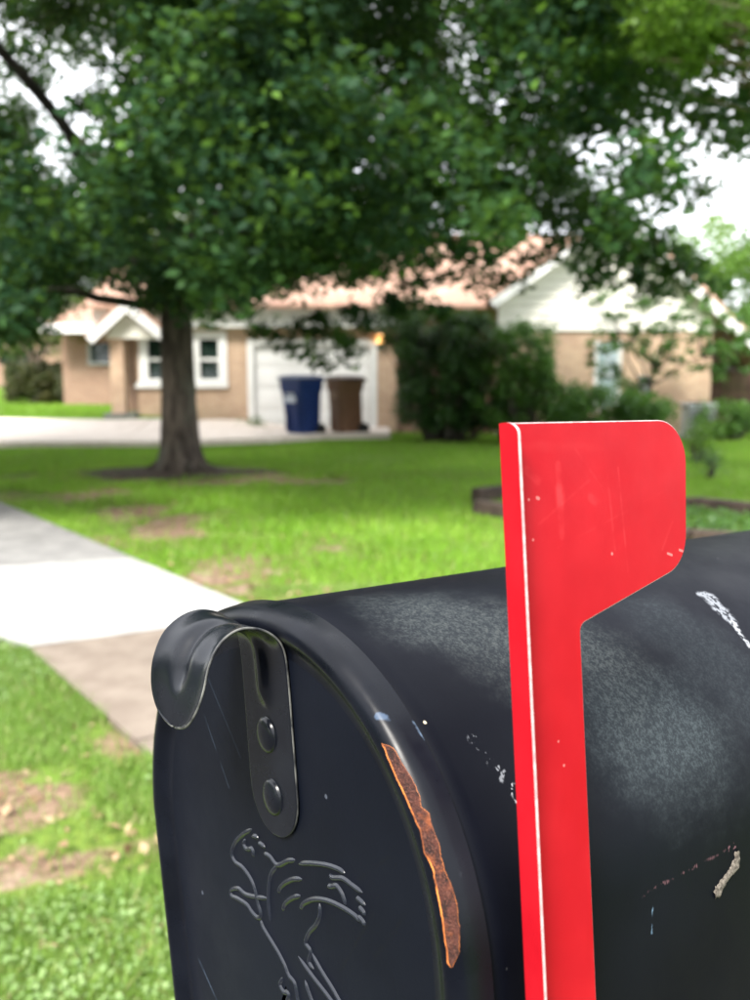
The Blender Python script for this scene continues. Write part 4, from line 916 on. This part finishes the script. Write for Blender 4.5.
m_ = o.modifiers.new('b', 'SUBSURF'); m_.levels = 1; m_.render_levels = 1
for (xx, zz) in ((.0030, .0514), (.0040, .0294)):
    P = []
    for k in range(9):
        a = k / 8 * PI / 2; rr = .0062 * math.cos(a) if k < 8 else .00002; P.append([(xx + rr * math.cos(t), .0045 - .0022 * math.sin(a) ** .8 if a else .0045, zz + rr * 1.05 * math.sin(t)) for t in np.linspace(0, 2 * PI, 33)[:-1]])
    P.insert(0, [(xx + .0068 * math.cos(t), .0046, zz + .0068 * 1.05 * math.sin(t)) for t in np.linspace(0, 2 * PI, 33)[:-1]])
    MB().grid(P, closed_u=True).build('rivet', M['strap'], o, smooth=True)
# flag
FX = .1146; TILT = (.0225 - .0167) / (.150 + .0028)
def fold(z): return .0225 + (z - .150) * TILT
def rnd(pts, rads, n=9):
    out = []; N__ = len(pts)
    for i, p in enumerate(pts):
        r0 = rads[i]
        if not r0: out.append(p); continue
        P0, P1, P2 = Vector(pts[i - 1]), Vector(p), Vector(pts[(i + 1) % N__]); a = (P0 - P1).normalized(); b = (P2 - P1).normalized(); ang = a.angle(b); d = r0 / math.tan(ang / 2)
        A, Bq = P1 + a * d, P1 + b * d; c_ = P1 + (a + b).normalized() * (r0 / math.sin(ang / 2)); a0 = math.atan2(A.y - c_.y, A.x - c_.x); a1 = math.atan2(Bq.y - c_.y, Bq.x - c_.x); da = (a1 - a0 + PI) % (2 * PI) - PI
        out += [(c_.x + r0 * math.cos(a0 + da * k / n), c_.y + r0 * math.sin(a0 + da * k / n)) for k in range(n + 1)]
    return out
ol = rnd([(fold(-.075), -.075), (.0392, -.075), (.0467, .0925), (.0975, .1045), (.1028, .1498), (fold(.150), .150)], [0, .010, .003, .013, .0125, 0])
fl = empty('flag', (0, 0, 0)); fl.parent = mail
mb = MB(); n = len(ol); c0 = np.mean(ol, 0); ch = .00024
def inset_poly(P, d):
    out = []; n = len(P)
    for i in range(n):
        a, b, c_ = Vector(P[i - 1]), Vector(P[i]), Vector(P[(i + 1) % n]); e1 = (b - a).normalized(); e2 = (c_ - b).normalized(); n1 = Vector((-e1.y, e1.x)); n2 = Vector((-e2.y, e2.x)); m = (n1 + n2)
        m = m / max(m.length_squared / 2, .3) if m.length > 1e-6 else n1; out.append((b.x + m.x * d, b.y + m.y * d))
    return out
inn = inset_poly(ol, ch); tri = tessellate_polygon([[Vector((p[0], p[1], 0)) for p in inn]])
mb.add([(FX, *p) for p in inn], [tuple(t) for t in tri], 0)
b0 = len(mb.v) - n; mb.v += [(FX - ch * .8, *p) for p in ol]; mb.v += [(FX - .0016, *p) for p in ol]
for i in range(n):
    j = (i + 1) % n
    mb.f += [(b0 + i, b0 + j, b0 + n + j, b0 + n + i), (b0 + n + i, b0 + n + j, b0 + 2*n + j, b0 + 2*n + i)]; mb.m += [0, 0] if i == n - 1 else [1, 1]
mb.f += [tuple(b0 + 2*n + k for k in t[::-1]) for t in tri]; mb.m += [0] * len(tri)
mb.build('flag_plate', [M['red'], M['flag_edge']], fl)
FW = .0056; zs_ = np.linspace(-.075, .150 - FW * .62, 40).tolist(); prof = [(z_, FW) for z_ in zs_]
for k in range(1, 10):
    a = k / 9 * PI / 2; prof.append((.150 - FW * .62 * (1 - math.sin(a)), FW * (.12 + .88 * math.cos(a))))
mb = MB(); th_ = .00065
mb.grid([[(FX - .001, fold(z_) - .0003, z_), (FX + w_ * .5, fold(z_) - .0003, z_), (FX + w_, fold(z_) - .0003, z_)] for z_, w_ in prof], 0)
mb.grid([[(FX + w_, fold(z_) - .0003, z_), (FX + w_, fold(z_) + th_, z_)] for z_, w_ in prof], 1)
mb.grid([[(FX + w_, fold(z_) + th_, z_), (FX - .001, fold(z_) + th_, z_)] for z_, w_ in prof], 0)
mb.build('flag_flange', [M['red'], M['flag_edge']], fl)
MB().tube([(.100, .030, -.062), (.1185, .030, -.062)], .0055, 20).build('pivot_bolt', M['grey_metal'], fl)
# dried mud on the side of the barrel
mb = MB(); pth = [(.0, .1292, .0012), (0, .1290, -.0022), (0, .1268, -.0042), (0, .1232, -.0058), (0, .1200, -.0072), (0, .1172, -.0090), (0, .1148, -.0098)]
wid = [.0012, .0018, .0017, .0013, .0014, .0022, .0012]; rows = []
q_ = smooth_pl([(p[1] * 1000, p[2] * 1000) for p in pth]); wq = np.interp(np.linspace(0, 1, len(q_)), np.linspace(0, 1, 7), wid)
for i, (a, b) in enumerate(q_):
    t_ = Vector((q_[min(i + 1, len(q_) - 1)][0] - q_[max(i - 1, 0)][0], q_[min(i + 1, len(q_) - 1)][1] - q_[max(i - 1, 0)][1])).normalized(); nn = Vector((-t_.y, t_.x)); ww = wq[i] * random.uniform(.75, 1.3)
    rows.append([(.1035 + (.0001 if abs(u) > .9 else .0005 + random.uniform(0, .0005)) , a / 1000 + nn.x * u * ww, b / 1000 + nn.y * u * ww) for u in (-1, -.6, -.2, .2, .6, 1)])
mb.grid(rows).build('dried_mud', M['crust'], mail, smooth=True)
# post under the box, its shadowed support board
sup = mail
MB().box((-.09, .06, -BOT - .022), (.09, .50, -BOT - .002)).build('support_board', M['post'], mail, bevel=.002)
pc = MW @ Vector((0, .30, -BOT - .022))
MB().box((-.05, -.05, -.3), (.05, .05, pc.z - .012)).build('mailbox_post', M['post'], None, bevel=.004, label='square timber post standing under the black mailbox', cat='post').location = (pc.x, pc.y, 0)
S.render.engine = 'CYCLES'
S.cycles.max_bounces = 8
